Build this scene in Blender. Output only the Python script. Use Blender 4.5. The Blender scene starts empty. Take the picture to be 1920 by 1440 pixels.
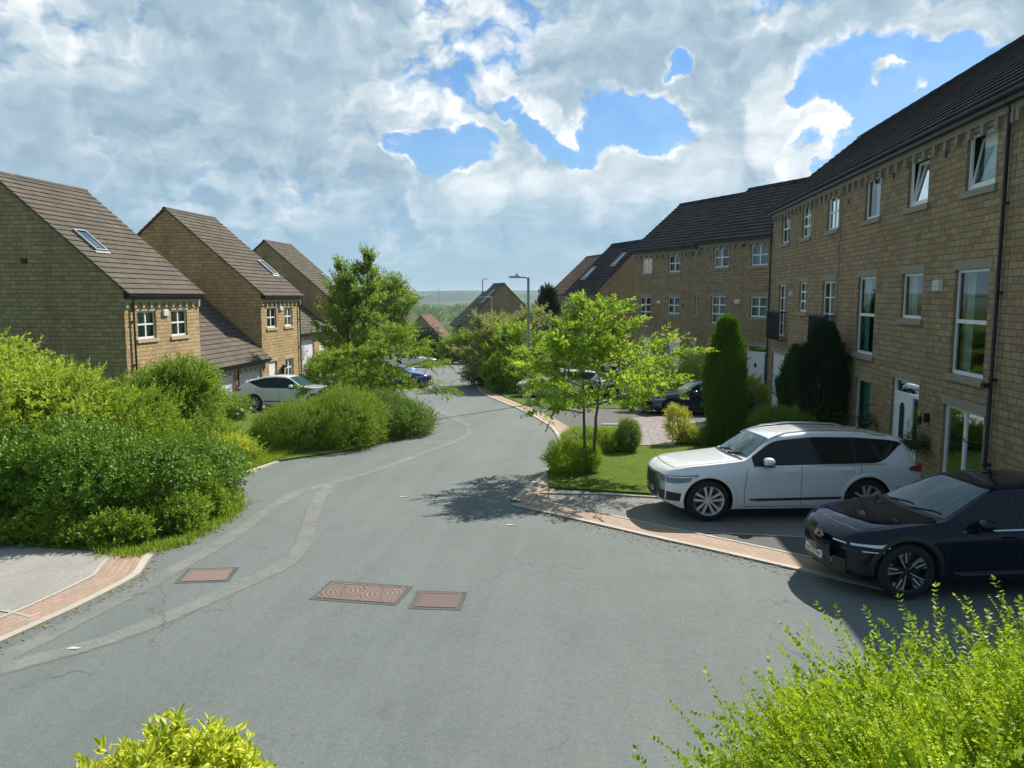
HAZE = 0.00016
import bpy, bmesh, math, random
import numpy as np
from mathutils import Vector, Matrix
random.seed(7); RNG = np.random.default_rng(7)
S = bpy.context.scene
COL = S.collection
R = math.radians

# ------------------------------------------------------------ camera
CAM_H = 4.25; PITCH = R(6.49); YAW = R(6.33); FPX = 1442.0      # focal length in pixels of the 1920 wide photo
cd = bpy.data.cameras.new('camera'); cam = bpy.data.objects.new('camera', cd); COL.objects.link(cam)
cam.location = (0, 0, CAM_H); cam.rotation_euler = (math.pi/2 - PITCH, 0, YAW)
cd.sensor_width = 36; cd.lens = 36*FPX/1920; cd.clip_start = .05; cd.clip_end = 12000
S.camera = cam

# ------------------------------------------------------------ world
SUN_EL = R(41.5); SUN_AZ = R(29)           # azimuth from +Y towards +X
W = bpy.data.worlds.new('World'); S.world = W; W.use_nodes = True
nt = W.node_tree; nt.nodes.clear()
def N(t, kind, **kw):
    n = t.nodes.new(kind)
    for k, v in kw.items():
        if k.startswith('i_'):
            key = k[2:]
            key = int(key) if key.isdigit() else key.replace('_', ' ')
            n.inputs[key].default_value = v
        else: setattr(n, k, v)
    return n
def mth(t, op, a, b=None, c=None, clamp=False):
    n = t.nodes.new('ShaderNodeMath'); n.operation = op; n.use_clamp = clamp
    for i, v in enumerate((a, b, c)):
        if v is None: continue
        if isinstance(v, (int, float)): n.inputs[i].default_value = v
        else: t.links.new(v, n.inputs[i])
    return n.outputs[0]
def ramp(t, fac, stops, interp='LINEAR'):
    n = t.nodes.new('ShaderNodeValToRGB'); cr = n.color_ramp; cr.interpolation = interp
    while len(cr.elements) < len(stops): cr.elements.new(.5)
    for e, (p, c) in zip(cr.elements, stops):
        e.position = p; e.color = (c, c, c, 1) if isinstance(c, (int, float)) else (*c, 1)
    if fac is not None: t.links.new(fac, n.inputs[0])
    return n
def mixc(t, f, a, b, op='MIX'):
    n = t.nodes.new('ShaderNodeMix'); n.data_type = 'RGBA'; n.blend_type = op
    if isinstance(f, (int, float)): n.inputs[0].default_value = f
    else: t.links.new(f, n.inputs[0])
    for i, v in ((6, a), (7, b)):
        if isinstance(v, (tuple, list)): n.inputs[i].default_value = (*v[:3], 1)
        else: t.links.new(v, n.inputs[i])
    return n.outputs[2]
sky = N(nt, 'ShaderNodeTexSky', sky_type='NISHITA', sun_disc=False)
sky.sun_elevation = SUN_EL; sky.sun_rotation = SUN_AZ; sky.air_density = 1.0; sky.dust_density = .3; sky.ozone_density = 1.6
tc = N(nt, 'ShaderNodeTexCoord'); sp = N(nt, 'ShaderNodeSeparateXYZ'); nt.links.new(tc.outputs['Generated'], sp.inputs[0])
X, Y, Z = sp.outputs
zc = mth(nt, 'ADD', mth(nt, 'MAXIMUM', Z, 0.0), .13)
cx = mth(nt, 'DIVIDE', X, zc); cy = mth(nt, 'DIVIDE', Y, zc)
az = mth(nt, 'ARCTAN2', X, Y); el = mth(nt, 'ARCSINE', Z)
cmb = N(nt, 'ShaderNodeCombineXYZ'); nt.links.new(cx, cmb.inputs[0]); nt.links.new(cy, cmb.inputs[1])
ang = N(nt, 'ShaderNodeCombineXYZ'); nt.links.new(az, ang.inputs[0]); nt.links.new(el, ang.inputs[1])
def wnoise(vec, scale, detail, rough, off=0, dist=0.0):
    mp = N(nt, 'ShaderNodeMapping'); mp.inputs['Location'].default_value = (off, off*.7, off*.3)
    nt.links.new(vec, mp.inputs[0])
    n = N(nt, 'ShaderNodeTexNoise', noise_dimensions='2D'); n.inputs['Scale'].default_value = scale
    n.inputs['Detail'].default_value = detail; n.inputs['Roughness'].default_value = rough; n.inputs['Distortion'].default_value = dist
    nt.links.new(mp.outputs[0], n.inputs['Vector']); return n.outputs['Fac']
def shifted(vec, d, sc=(1, 1, 1)):
    mp = N(nt, 'ShaderNodeMapping'); mp.inputs['Location'].default_value = d; mp.inputs['Scale'].default_value = sc; nt.links.new(vec, mp.inputs[0]); return mp.outputs[0]
# openings of blue sky and separate clouds, laid out by compass direction and elevation
warp = N(nt, 'ShaderNodeTexNoise'); warp.inputs['Scale'].default_value = 9; warp.inputs['Detail'].default_value = 5; warp.inputs['Roughness'].default_value = .6; nt.links.new(ang.outputs[0], warp.inputs['Vector'])
wv = N(nt, 'ShaderNodeVectorMath', operation='SUBTRACT'); nt.links.new(warp.outputs['Color'], wv.inputs[0]); wv.inputs[1].default_value = (.5, .5, .5)
wv2 = N(nt, 'ShaderNodeVectorMath', operation='SCALE'); nt.links.new(wv.outputs[0], wv2.inputs[0]); wv2.inputs['Scale'].default_value = .10
angw = N(nt, 'ShaderNodeVectorMath', operation='ADD'); nt.links.new(ang.outputs[0], angw.inputs[0]); nt.links.new(wv2.outputs[0], angw.inputs[1])
def blob(a_deg, e_deg, ra, re, amp, rot=0.0):
    mp = N(nt, 'ShaderNodeMapping', vector_type='TEXTURE'); mp.inputs['Location'].default_value = (R(a_deg), R(e_deg), 0)
    mp.inputs['Rotation'].default_value = (0, 0, R(rot)); mp.inputs['Scale'].default_value = (R(ra), R(re), 1)
    sc0 = N(nt, 'ShaderNodeVectorMath', operation='MULTIPLY'); nt.links.new(angw.outputs[0], sc0.inputs[0]); sc0.inputs[1].default_value = (1, 1, 0); nt.links.new(sc0.outputs[0], mp.inputs[0])
    ln = N(nt, 'ShaderNodeVectorMath', operation='LENGTH'); nt.links.new(mp.outputs[0], ln.inputs[0])
    v = mth(nt, 'MULTIPLY', mth(nt, 'SUBTRACT', 1.0, ln.outputs['Value'], clamp=True), 2.2)
    return mth(nt, 'MULTIPLY', mth(nt, 'MINIMUM', v, 1.0), amp)
def total(lst):
    s = lst[0]
    for v in lst[1:]: s = mth(nt, 'ADD', s, v)
    return s
HOLES = [  # azimuth, elevation, half sizes, amount, tilt (degrees)
 (2.8, 12.2, 4.8, 2.7, 1.3, -12), (5.4, 15.8, 1.5, 1.3, .9, 0), (-10.2, 10.2, 3.4, 2.3, 1.35, 15), (-13.9, 10.6, 1.5, 1.6, .9, 0), (-5.6, 13.0, 2.8, 1.1, 1.0, -40), (-2.6, 10.8, 3.6, 1.7, 1.2, -15),
 (16.5, 13.0, 6.6, 4.2, 1.6, 5), (14.4, 8.4, 3.4, 3.8, 1.5, 0), (22.5, 12.4, 6.0, 3.0, 1.4, 10)]
PUFFS = [(11.6, 12.2, 2.0, 4.4, 1.3, 0), (14.4, 10.6, 2.6, 3.4, 1.9, 0), (13.2, 7.0, 2.6, 2.2, 1.2, 0), (19.6, 13.0, 2.8, 1.7, 2.1, 0), (7.6, 8.6, 3.4, 4.6, .8, 0), (2.6, 8.6, 4.4, 2.4, .7, -15),
 (-7.6, 8.4, 4.4, 3.2, .7, 0), (-3.6, 12.2, 3.4, 1.0, 1.0, -35), (-10, 6.4, 3.6, 2.2, .7, 0), (1.5, 6.6, 3.5, 2.0, .6, 0), (-3.0, 7.2, 4.0, 2.6, .7, 0)]
hol = total([blob(*h) for h in HOLES]); puf = total([blob(*p) for p in PUFFS])
def vor(vec, scale, det=2.0):
    n = N(nt, 'ShaderNodeTexVoronoi', feature='F1', voronoi_dimensions='2D', normalize=False); n.inputs['Scale'].default_value = scale; n.inputs['Detail'].default_value = det; n.inputs['Roughness'].default_value = .55; 
    nt.links.new(vec, n.inputs['Vector']); return mth(nt, 'SUBTRACT', .62, n.outputs['Distance'])
def field(dx, dy):
    v = N(nt, 'ShaderNodeVectorMath', operation='ADD'); nt.links.new(angw.outputs[0], v.inputs[0]); v.inputs[1].default_value = (dx, dy, 0)
    s_ = N(nt, 'ShaderNodeVectorMath', operation='MULTIPLY'); nt.links.new(v.outputs[0], s_.inputs[0]); s_.inputs[1].default_value = (1, 1.35, 1)
    a_ = vor(s_.outputs[0], 19.0); b_ = wnoise(s_.outputs[0], 6.0, 6, .6, 4.4); c_ = wnoise(s_.outputs[0], 2.6, 2, .5, 8.1)
    return mth(nt, 'ADD', mth(nt, 'ADD', mth(nt, 'MULTIPLY', a_, .55), mth(nt, 'MULTIPLY', mth(nt, 'SUBTRACT', b_, .5), 1.6)), mth(nt, 'MULTIPLY', mth(nt, 'SUBTRACT', c_, .5), 1.0))
f0 = field(0, 0); f1 = field(.014, .022)
dens = mth(nt, 'ADD', mth(nt, 'ADD', mth(nt, 'MULTIPLY', f0, 1.10), .77), mth(nt, 'SUBTRACT', puf, hol))
mask = ramp(nt, dens, [(.0, .07), (.14, .28), (.32, .80), (.50, 1)], 'EASE').outputs[0]
edge = ramp(nt, mth(nt, 'MULTIPLY', dens, .5), [(.05, 1), (.20, .75), (.42, .25), (.60, 0)], 'EASE').outputs[0]
streak = wnoise(cmb.outputs[0], 1.3, 7, .6, 7.7, .5)
rel = mth(nt, 'MULTIPLY', mth(nt, 'MULTIPLY', mth(nt, 'SUBTRACT', f0, f1), 1.15), mth(nt, 'ADD', .24, mth(nt, 'MULTIPLY', edge, 1.0)))
lit = mth(nt, 'ADD', mth(nt, 'MULTIPLY', edge, .50), rel)
lit = mth(nt, 'ADD', lit, mth(nt, 'MULTIPLY', mth(nt, 'SUBTRACT', streak, .38), .80))
lit = mth(nt, 'ADD', lit, mth(nt, 'MULTIPLY', mth(nt, 'MINIMUM', puf, 1.0), .50))
ccol = ramp(nt, lit, [(.0, (.225, .315, .395)), (.28, (.30, .395, .465)), (.55, (.45, .515, .56)), (.95, (.70, .72, .74))])
bg_sky = N(nt, 'ShaderNodeBackground'); bg_sky.inputs[1].default_value = .085
hs = N(nt, 'ShaderNodeHueSaturation'); hs.inputs['Saturation'].default_value = 1.18; nt.links.new(sky.outputs[0], hs.inputs['Color'])
lowair = ramp(nt, mth(nt, 'MULTIPLY', el, 2.2), [(.0, .92), (.16, .75), (.42, .22), (.75, 0)], 'EASE').outputs[0]
tint = mixc(nt, 1.0, hs.outputs[0], (.50, .70, .88), 'MULTIPLY')
skc = mixc(nt, lowair, tint, (2.35, 3.5, 4.6)); nt.links.new(skc, bg_sky.inputs[0])
bg_c = N(nt, 'ShaderNodeBackground'); bg_c.inputs[1].default_value = 1.0; nt.links.new(ramp(nt, mth(nt, 'ADD', mth(nt, 'MULTIPLY', Y, .5), .5), [(.30, .50), (.60, .92)]).outputs[0], bg_c.inputs[1]); ccb = mixc(nt, ramp(nt, mth(nt, 'ADD', mth(nt, 'MULTIPLY', Y, .5), .5), [(.35, .85), (.62, 0)]).outputs[0], ccol.outputs[0], (.20, .33, .46)); nt.links.new(ccb, bg_c.inputs[0])  # unseen clouds behind the camera are darkened and tinted blue to cut fill light
# near the horizon the cloud deck thins into pale blue air
hz = ramp(nt, mth(nt, 'MULTIPLY', el, 2.2), [(.0, 0.0), (.10, .25), (.22, .7), (.34, 1.0)]).outputs[0]
mfac = mth(nt, 'MULTIPLY', mask, hz)
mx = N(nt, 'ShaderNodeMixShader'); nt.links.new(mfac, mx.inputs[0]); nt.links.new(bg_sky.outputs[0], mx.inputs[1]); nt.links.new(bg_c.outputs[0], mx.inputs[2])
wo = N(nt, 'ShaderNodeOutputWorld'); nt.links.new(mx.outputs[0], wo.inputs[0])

# ------------------------------------------------------------ sun
sd = bpy.data.lights.new('sun', 'SUN'); sun = bpy.data.objects.new('sun', sd); COL.objects.link(sun)
sd.energy = 5.0; sd.angle = R(.53); sd.color = (1.0, .93, .82)
sv = Vector((math.sin(SUN_AZ)*math.cos(SUN_EL), math.cos(SUN_AZ)*math.cos(SUN_EL), math.sin(SUN_EL)))
sun.rotation_euler = sv.to_track_quat('Z', 'Y').to_euler(); sun.location = sv*60
S.view_settings.view_transform = 'Standard'; S.view_settings.look = 'None'; S.view_settings.gamma = 1
S.view_settings.exposure = 0.72; S.view_settings.use_curve_mapping = False
S.render.engine = 'CYCLES'
S.cycles.max_bounces = 7; S.cycles.diffuse_bounces = 3; S.cycles.transparent_max_bounces = 12; S.cycles.volume_bounces = 0

# ------------------------------------------------------------ terrain
def gz(x, y):
    """height of the ground: level near the camera, then falling away down the street"""
    t = y - 12.0
    t = .5*(t + math.sqrt(t*t + 6.0)) if t > -40 else 0.0
    z = -.040*min(t, 120) - .0008*min(max(-x - 4, 0), 25)*min(t, 26)
    if y > 132:
        u = y - 132; z += -8.0*(1 - math.exp(-u/70.0))
        if y > 330: z += 3.5*(1 - math.exp(-(y - 330)/260.0)) * (1 + .35*math.sin(x*.006 + 1))
    return z
_f = Vector((-math.sin(YAW)*math.cos(PITCH), math.cos(YAW)*math.cos(PITCH), -math.sin(PITCH)))
_r = Vector((math.cos(YAW), math.sin(YAW), 0)); _u = _r.cross(_f)
def ray(px, py): return _f + _r*((px - 960)/FPX) - _u*((py - 720)/FPX)
def G(px, py):
    """surveyed ground point: where the sight line of a photo pixel meets the terrain"""
    d = ray(px, py); lo, hi = 1.0, 300.0
    for _ in range(60):
        m = (lo + hi)/2
        if CAM_H + d.z*m < gz(d.x*m, d.y*m): hi = m
        else: lo = m
    return (d.x*lo, d.y*lo)
def D(px, dep):
    """x, y of a plumb line seen at photo column px, dep metres ahead of the camera"""
    d = ray(px, 556); return (d.x*dep, d.y*dep)

# ------------------------------------------------------------ mesh helpers
class MB:
    def __init__(s): s.v = []; s.f = []; s.m = []
    def add(s, vs, fs, mi=0):
        o = len(s.v); s.v += [tuple(v) for v in vs]; s.f += [tuple(i + o for i in f) for f in fs]; s.m += [mi]*len(fs)
        return s
    def box(s, x0, x1, y0, y1, z0, z1, mi=0):
        if x0 > x1: x0, x1 = x1, x0
        if y0 > y1: y0, y1 = y1, y0
        if z0 > z1: z0, z1 = z1, z0
        vs = [(x0,y0,z0),(x1,y0,z0),(x1,y1,z0),(x0,y1,z0),(x0,y0,z1),(x1,y0,z1),(x1,y1,z1),(x0,y1,z1)]
        return s.add(vs, [(0,3,2,1),(4,5,6,7),(0,1,5,4),(1,2,6,5),(2,3,7,6),(3,0,4,7)], mi)
    def quad(s, a, b, c, d, mi=0): return s.add([a, b, c, d], [(0, 1, 2, 3)], mi)
    def tube(s, pts, rad, n=7, cap=True, mi=0):
        pts = [Vector(p) for p in pts]
        if not hasattr(rad, '__len__'): rad = [rad]*len(pts)
        vs = []; up = Vector((0, 0, 1))
        for i, p in enumerate(pts):
            d = (pts[min(i+1, len(pts)-1)] - pts[max(i-1, 0)])
            if d.length < 1e-9: d = Vector((0, 0, 1))
            d.normalize(); a = d.cross(up)
            if a.length < .05: a = d.cross(Vector((1, 0, 0)))
            a.normalize(); b = d.cross(a)
            for k in range(n):
                t = 2*math.pi*k/n; vs.append(p + (a*math.cos(t) + b*math.sin(t))*rad[i])
        fs = [(i*n+k, i*n+(k+1) % n, (i+1)*n+(k+1) % n, (i+1)*n+k) for i in range(len(pts)-1) for k in range(n)]
        if cap: fs += [tuple(range(n)), tuple((len(pts)-1)*n + k for k in reversed(range(n)))]
        return s.add(vs, fs, mi)
    def lathe(s, prof, n=24, ax='z', c=(0,0,0), mi=0, cap=False):
        vs = []
        for r_, h in prof:
            for k in range(n):
                t = 2*math.pi*k/n; a, b = r_*math.cos(t), r_*math.sin(t)
                v = (a, b, h) if ax == 'z' else (a, h, b)
                vs.append((v[0]+c[0], v[1]+c[1], v[2]+c[2]))
        fs = [(i*n+k, i*n+(k+1) % n, (i+1)*n+(k+1) % n, (i+1)*n+k) for i in range(len(prof)-1) for k in range(n)]
        if cap: fs += [tuple(range(n)), tuple((len(prof)-1)*n + k for k in range(n))]
        return s.add(vs, fs, mi)
    def grid(s, P, mi=0, close=False):
        r_, c_ = len(P), len(P[0]); vs = [p for row in P for p in row]
        fs = [(i*c_+j, i*c_+j+1, (i+1)*c_+j+1, (i+1)*c_+j) for i in range(r_-1) for j in range(c_-1)]
        return s.add(vs, fs, mi)
    def build(s, name, mats, parent=None, smooth=None):
        me = bpy.data.meshes.new(name); me.from_pydata(s.v, [], s.f)
        for m in (mats if isinstance(mats, (list, tuple)) else [mats]): me.materials.append(m)
        if any(s.m): me.polygons.foreach_set('material_index', s.m)
        bm = bmesh.new(); bm.from_mesh(me); bmesh.ops.recalc_face_normals(bm, faces=bm.faces); bm.to_mesh(me); bm.free()
        if smooth is not None:
            me.polygons.foreach_set('use_smooth', [True]*len(me.polygons)); me.set_sharp_from_angle(angle=R(smooth))
        me.update()
        o = bpy.data.objects.new(name, me); COL.objects.link(o)
        if parent: o.parent = parent
        return o
def tag(o, label=None, cat=None, group=None, kind=None):
    for k, v in (('label', label), ('category', cat), ('group', group), ('kind', kind)):
        if v: o[k] = v
    return o
def empty(name, loc=(0,0,0), rz=0.0, label=None, cat=None, group=None):
    o = bpy.data.objects.new(name, None); COL.objects.link(o); o.location = loc; o.rotation_euler = (0, 0, rz)
    o.empty_display_size = .2
    return tag(o, label, cat, group)
def copy_tree(o, parent=None):
    c = o.copy(); COL.objects.link(c)
    if parent is not None: c.parent = parent
    for ch in list(o.children): copy_tree(ch, c)
    return c

# ------------------------------------------------------------ materials
def mat(name, base=(.5,.5,.5), rough=.6, metal=0.0, spec=.5, coat=0.0):
    m = bpy.data.materials.new(name); m.use_nodes = True; t = m.node_tree
    b = t.nodes['Principled BSDF']; b.inputs['Base Color'].default_value = (*base, 1); b.inputs['Roughness'].default_value = rough
    b.inputs['Metallic'].default_value = metal; b.inputs['Specular IOR Level'].default_value = spec
    if coat: b.inputs['Coat Weight'].default_value = coat; b.inputs['Coat Roughness'].default_value = .03
    return m, t, b
def tnoise(t, scale, detail=4, rough=.55, coord='Object', off=0.0, dist=0.0):
    c = t.nodes.new('ShaderNodeTexCoord')
    mp = t.nodes.new('ShaderNodeMapping'); mp.inputs['Location'].default_value = (off, off, off); t.links.new(c.outputs[coord], mp.inputs[0])
    if isinstance(scale, (tuple, list)): mp.inputs['Scale'].default_value = scale; sc = 1.0
    else: sc = scale
    n = t.nodes.new('ShaderNodeTexNoise'); n.inputs['Scale'].default_value = sc; n.inputs['Detail'].default_value = detail
    n.inputs['Roughness'].default_value = rough; n.inputs['Distortion'].default_value = dist
    t.links.new(mp.outputs[0], n.inputs['Vector']); return n.outputs['Fac']
def bump(t, b, h, strength=.5, dist=.02, normal=None):
    n = t.nodes.new('ShaderNodeBump'); n.inputs['Strength'].default_value = strength; n.inputs['Distance'].default_value = dist
    t.links.new(h, n.inputs['Height'])
    if normal: t.links.new(normal, n.inputs['Normal'])
    t.links.new(n.outputs[0], b.inputs['Normal']); return n.outputs[0]
M = {}
def stone(name, cols, bw=.40, bh=.175, mort=(.20,.17,.125), bstr=1.0):
    m, t, b = mat(name, rough=.9, spec=.2)
    c = t.nodes.new('ShaderNodeTexCoord'); s = t.nodes.new('ShaderNodeSeparateXYZ'); t.links.new(c.outputs['Object'], s.inputs[0])
    u = mth(t, 'ADD', s.outputs[0], s.outputs[1])
    cb = t.nodes.new('ShaderNodeCombineXYZ'); t.links.new(u, cb.inputs[0]); t.links.new(s.outputs[2], cb.inputs[1])
    wob = tnoise(t, 3.0, 3, .6); 
    ad = t.nodes.new('ShaderNodeVectorMath'); ad.operation = 'ADD'; t.links.new(cb.outputs[0], ad.inputs[0])
    wv = t.nodes.new('ShaderNodeCombineXYZ'); t.links.new(mth(t, 'MULTIPLY', mth(t, 'SUBTRACT', wob, .5), .03), wv.inputs[0]); t.links.new(mth(t, 'MULTIPLY', mth(t, 'SUBTRACT', wob, .5), .035), wv.inputs[1])
    t.links.new(wv.outputs[0], ad.inputs[1])
    br = t.nodes.new('ShaderNodeTexBrick'); br.offset = .43; br.squash = .7; br.squash_frequency = 3; t.links.new(ad.outputs[0], br.inputs['Vector'])
    br.inputs['Scale'].default_value = 1; br.inputs['Brick Width'].default_value = bw; br.inputs['Row Height'].default_value = bh
    br.inputs['Mortar Size'].default_value = .012; br.inputs['Mortar Smooth'].default_value = .5; br.inputs['Bias'].default_value = 0
    br.inputs['Color1'].default_value = (0, 0, 0, 1); br.inputs['Color2'].default_value = (1, 1, 1, 1); br.inputs['Mortar'].default_value = (.5, .5, .5, 1)
    sepc = t.nodes.new('ShaderNodeSeparateColor'); t.links.new(br.outputs['Color'], sepc.inputs[0])
    pal = ramp(t, sepc.outputs[0], [(0, cols[0]), (.35, cols[1]), (.7, cols[2]), (1, cols[3])])
    n1 = tnoise(t, 1.1, 4, .6); n2 = tnoise(t, 14, 5, .65)
    c1 = mixc(t, ramp(t, n2, [(.3, 0), (.7, .45)]).outputs[0], pal.outputs[0], tuple(x*.55 for x in cols[0]))
    c2 = mixc(t, ramp(t, n1, [(.42, 0), (.75, .5)]).outputs[0], c1, tuple(x*.72 for x in cols[1]))
    stn = ramp(t, tnoise(t, (1.7, 1.7, .22), 5, .65, off=6), [(.50, 0), (.74, .42)]).outputs[0]; c2 = mixc(t, stn, c2, tuple(x*.55 for x in cols[0]))
    c3 = mixc(t, mth(t, 'MULTIPLY', br.outputs['Fac'], .8), c2, mort)
    t.links.new(c3, b.inputs['Base Color'])
    h = mth(t, 'ADD', mth(t, 'MULTIPLY', mth(t, 'SUBTRACT', 1.0, br.outputs['Fac']), .8), mth(t, 'MULTIPLY', tnoise(t, 11, 5, .6, off=3), .8))
    bump(t, b, h, bstr, .05); return m
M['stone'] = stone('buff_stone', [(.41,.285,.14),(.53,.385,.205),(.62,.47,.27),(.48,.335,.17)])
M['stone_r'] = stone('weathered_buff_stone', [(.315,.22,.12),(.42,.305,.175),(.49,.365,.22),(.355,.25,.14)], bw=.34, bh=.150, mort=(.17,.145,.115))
m, t, b = mat('sawn_stone', (.46,.38,.26), .85, spec=.2); n = tnoise(t, 4, 5)
t.links.new(mixc(t, n, (.36,.29,.19), (.52,.44,.31)), b.inputs['Base Color']); bump(t, b, tnoise(t, 30, 3), .25, .01); M['trim'] = m
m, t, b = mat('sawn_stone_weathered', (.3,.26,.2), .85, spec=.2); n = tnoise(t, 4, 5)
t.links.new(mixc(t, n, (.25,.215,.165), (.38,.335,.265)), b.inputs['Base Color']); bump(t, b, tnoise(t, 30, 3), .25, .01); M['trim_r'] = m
def tiles(name, c1, c2, c3):
    m, t, b = mat(name, c1, .9, spec=0)
    c = t.nodes.new('ShaderNodeTexCoord'); s = t.nodes.new('ShaderNodeSeparateXYZ'); t.links.new(c.outputs['Object'], s.inputs[0])
    cb = t.nodes.new('ShaderNodeCombineXYZ'); t.links.new(s.outputs[0], cb.inputs[0]); t.links.new(s.outputs[2], cb.inputs[1])
    br = t.nodes.new('ShaderNodeTexBrick'); br.offset = .5; t.links.new(cb.outputs[0], br.inputs['Vector'])
    br.inputs['Scale'].default_value = 1; br.inputs['Brick Width'].default_value = .33; br.inputs['Row Height'].default_value = .2
    br.inputs['Mortar Size'].default_value = .008; br.inputs['Color1'].default_value = (0,0,0,1); br.inputs['Color2'].default_value = (1,1,1,1)
    sc = t.nodes.new('ShaderNodeSeparateColor'); t.links.new(br.outputs['Color'], sc.inputs[0])
    a = mixc(t, sc.outputs[0], c1, c2); a = mixc(t, ramp(t, tnoise(t, .9, 5, .62), [(.4, 0), (.7, .7)]).outputs[0], a, c3)
    a = mixc(t, ramp(t, tnoise(t, 25, 3), [(.55, 0), (.8, .35)]).outputs[0], a, tuple(x*1.5 for x in c2))
    t.links.new(a, b.inputs['Base Color'])
    h = mth(t, 'SUBTRACT', mth(t, 'MULTIPLY', tnoise(t, 40, 3), .3), br.outputs['Fac'])
    bump(t, b, h, .5, .012); return m
M['tile_brown'] = tiles('brown_roof_tile', (.115,.102,.086), (.155,.137,.115), (.095,.088,.076))
M['tile_dark'] = tiles('dark_roof_tile', (.036,.037,.042), (.056,.056,.061), (.030,.031,.036))
M['tile_red'] = tiles('red_roof_tile', (.17,.115,.085), (.23,.16,.12), (.14,.105,.085))
M['white'] = mat('white_frame_paint', (.80,.81,.82), .35)[0]
m, t, b = mat('white_door_paint', (.78,.79,.80), .4); M['doorw'] = m
M['black'] = mat('black_pipe_plastic', (.018,.019,.022), .4)[0]
M['gutter'] = mat('dark_gutter_plastic', (.022,.022,.025), .45)[0]
M['rail'] = mat('dark_railing_metal', (.03,.04,.055), .4, .6)[0]
M['alarm'] = mat('pale_alarm_box_plastic', (.62,.62,.58), .5)[0]
M['letter'] = mat('grey_print', (.22,.24,.25), .6)[0]
def glass(name, tint, k=.75):
    m = bpy.data.materials.new(name); m.use_nodes = True; t = m.node_tree; t.nodes.clear()
    o = N(t, 'ShaderNodeOutputMaterial'); tr = N(t, 'ShaderNodeBsdfTransparent'); tr.inputs[0].default_value = (*tint, 1)
    gl = N(t, 'ShaderNodeBsdfGlossy'); gl.inputs['Roughness'].default_value = .02; gl.inputs[0].default_value = (.9,.95,.95,1)
    fr = N(t, 'ShaderNodeFresnel'); fr.inputs[0].default_value = 1.5
    f = mth(t, 'ADD', mth(t, 'MULTIPLY', fr.outputs[0], 1.0), .03, clamp=True)
    bn = N(t, 'ShaderNodeBump'); bn.inputs['Strength'].default_value = .04; t.links.new(tnoise(t, 1.7, 2), bn.inputs['Height']); t.links.new(bn.outputs[0], gl.inputs['Normal'])
    mx = N(t, 'ShaderNodeMixShader'); t.links.new(f, mx.inputs[0]); t.links.new(tr.outputs[0], mx.inputs[1]); t.links.new(gl.outputs[0], mx.inputs[2])
    t.links.new(mx.outputs[0], o.inputs[0]); return m
M['glass'] = glass('window_glass', (.80,.92,.90))
M['glass_car'] = glass('tinted_car_glass', (.16,.21,.22))
M['glass_ws'] = glass('windscreen_glass', (.42,.55,.55))
M['glass_lamp'] = glass('lamp_lens', (.75,.8,.82))
m, t, b = mat('teal_curtain_cloth', (.16,.46,.44), .9); M['curtain'] = m
m, t, b = mat('pale_curtain_cloth', (.42,.47,.46), .9); M['net'] = m
m, t, b = mat('white_blind_cloth', (.75,.78,.80), .8); M['blind'] = m
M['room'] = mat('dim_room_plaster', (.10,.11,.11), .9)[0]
# tarmac
def tarmac(name, c1, c2, c3, grain=.5):
    m, t, b = mat(name, c1, .88, spec=.3)
    big = ramp(t, tnoise(t, .23, 5, .6, 'Object'), [(.35, 0), (.68, 1)]).outputs[0]
    a = mixc(t, big, c1, c2)
    a = mixc(t, ramp(t, tnoise(t, .9, 6, .7, off=5, dist=.6), [(.5, 0), (.72, .75)]).outputs[0], a, c3)
    sp_ = tnoise(t, 95, 3, .7); a = mixc(t, ramp(t, sp_, [(.33, .62), (.5, 0)]).outputs[0], a, tuple(x*.32 for x in c1))
    a = mixc(t, ramp(t, tnoise(t, 70, 2, .6, off=9), [(.6, 0), (.72, .75)]).outputs[0], a, tuple(min(1, x*2.1) for x in c2))
    tr_ = ramp(t, tnoise(t, (1.6, .10, 1.0), 4, .6, dist=.4), [(.42, 0), (.66, .20)]).outputs[0]; a = mixc(t, tr_, a, tuple(x*1.32 for x in c2))
    vo_ = t.nodes.new('ShaderNodeTexVoronoi'); vo_.feature = 'DISTANCE_TO_EDGE'; vo_.inputs['Scale'].default_value = .33; cc_ = t.nodes.new('ShaderNodeTexCoord'); ww_ = t.nodes.new('ShaderNodeVectorMath'); ww_.operation = 'ADD'
    nn_ = t.nodes.new('ShaderNodeTexNoise'); nn_.inputs['Scale'].default_value = 1.4; nn_.inputs['Detail'].default_value = 5; t.links.new(cc_.outputs['Object'], nn_.inputs['Vector']); t.links.new(cc_.outputs['Object'], ww_.inputs[0]); t.links.new(nn_.outputs['Color'], ww_.inputs[1]); t.links.new(ww_.outputs[0], vo_.inputs['Vector'])
    ck_ = mth(t, 'MULTIPLY', ramp(t, vo_.outputs['Distance'], [(.0, 1), (.006, 0)]).outputs[0], ramp(t, tnoise(t, .35, 3, .6, off=12), [(.5, 0), (.58, .6)]).outputs[0]); a = mixc(t, ck_, a, tuple(x*.35 for x in c1))
    oil = ramp(t, tnoise(t, .8, 3, .5, off=31), [(.70, 0), (.78, .55)]).outputs[0]; a = mixc(t, oil, a, tuple(x*.5 for x in c1))
    sm = ramp(t, tnoise(t, 14, 4, .7, off=2), [(.35, .25), (.6, 0)]).outputs[0]; a = mixc(t, sm, a, tuple(x*.6 for x in c1))
    t.links.new(a, b.inputs['Base Color']); bump(t, b, mth(t, 'ADD', sp_, mth(t, 'MULTIPLY', tnoise(t, 9, 4), .8)), grain, .012); return m
M['road'] = tarmac('road_tarmac', (.126,.147,.143), (.152,.172,.168), (.110,.129,.127))
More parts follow.
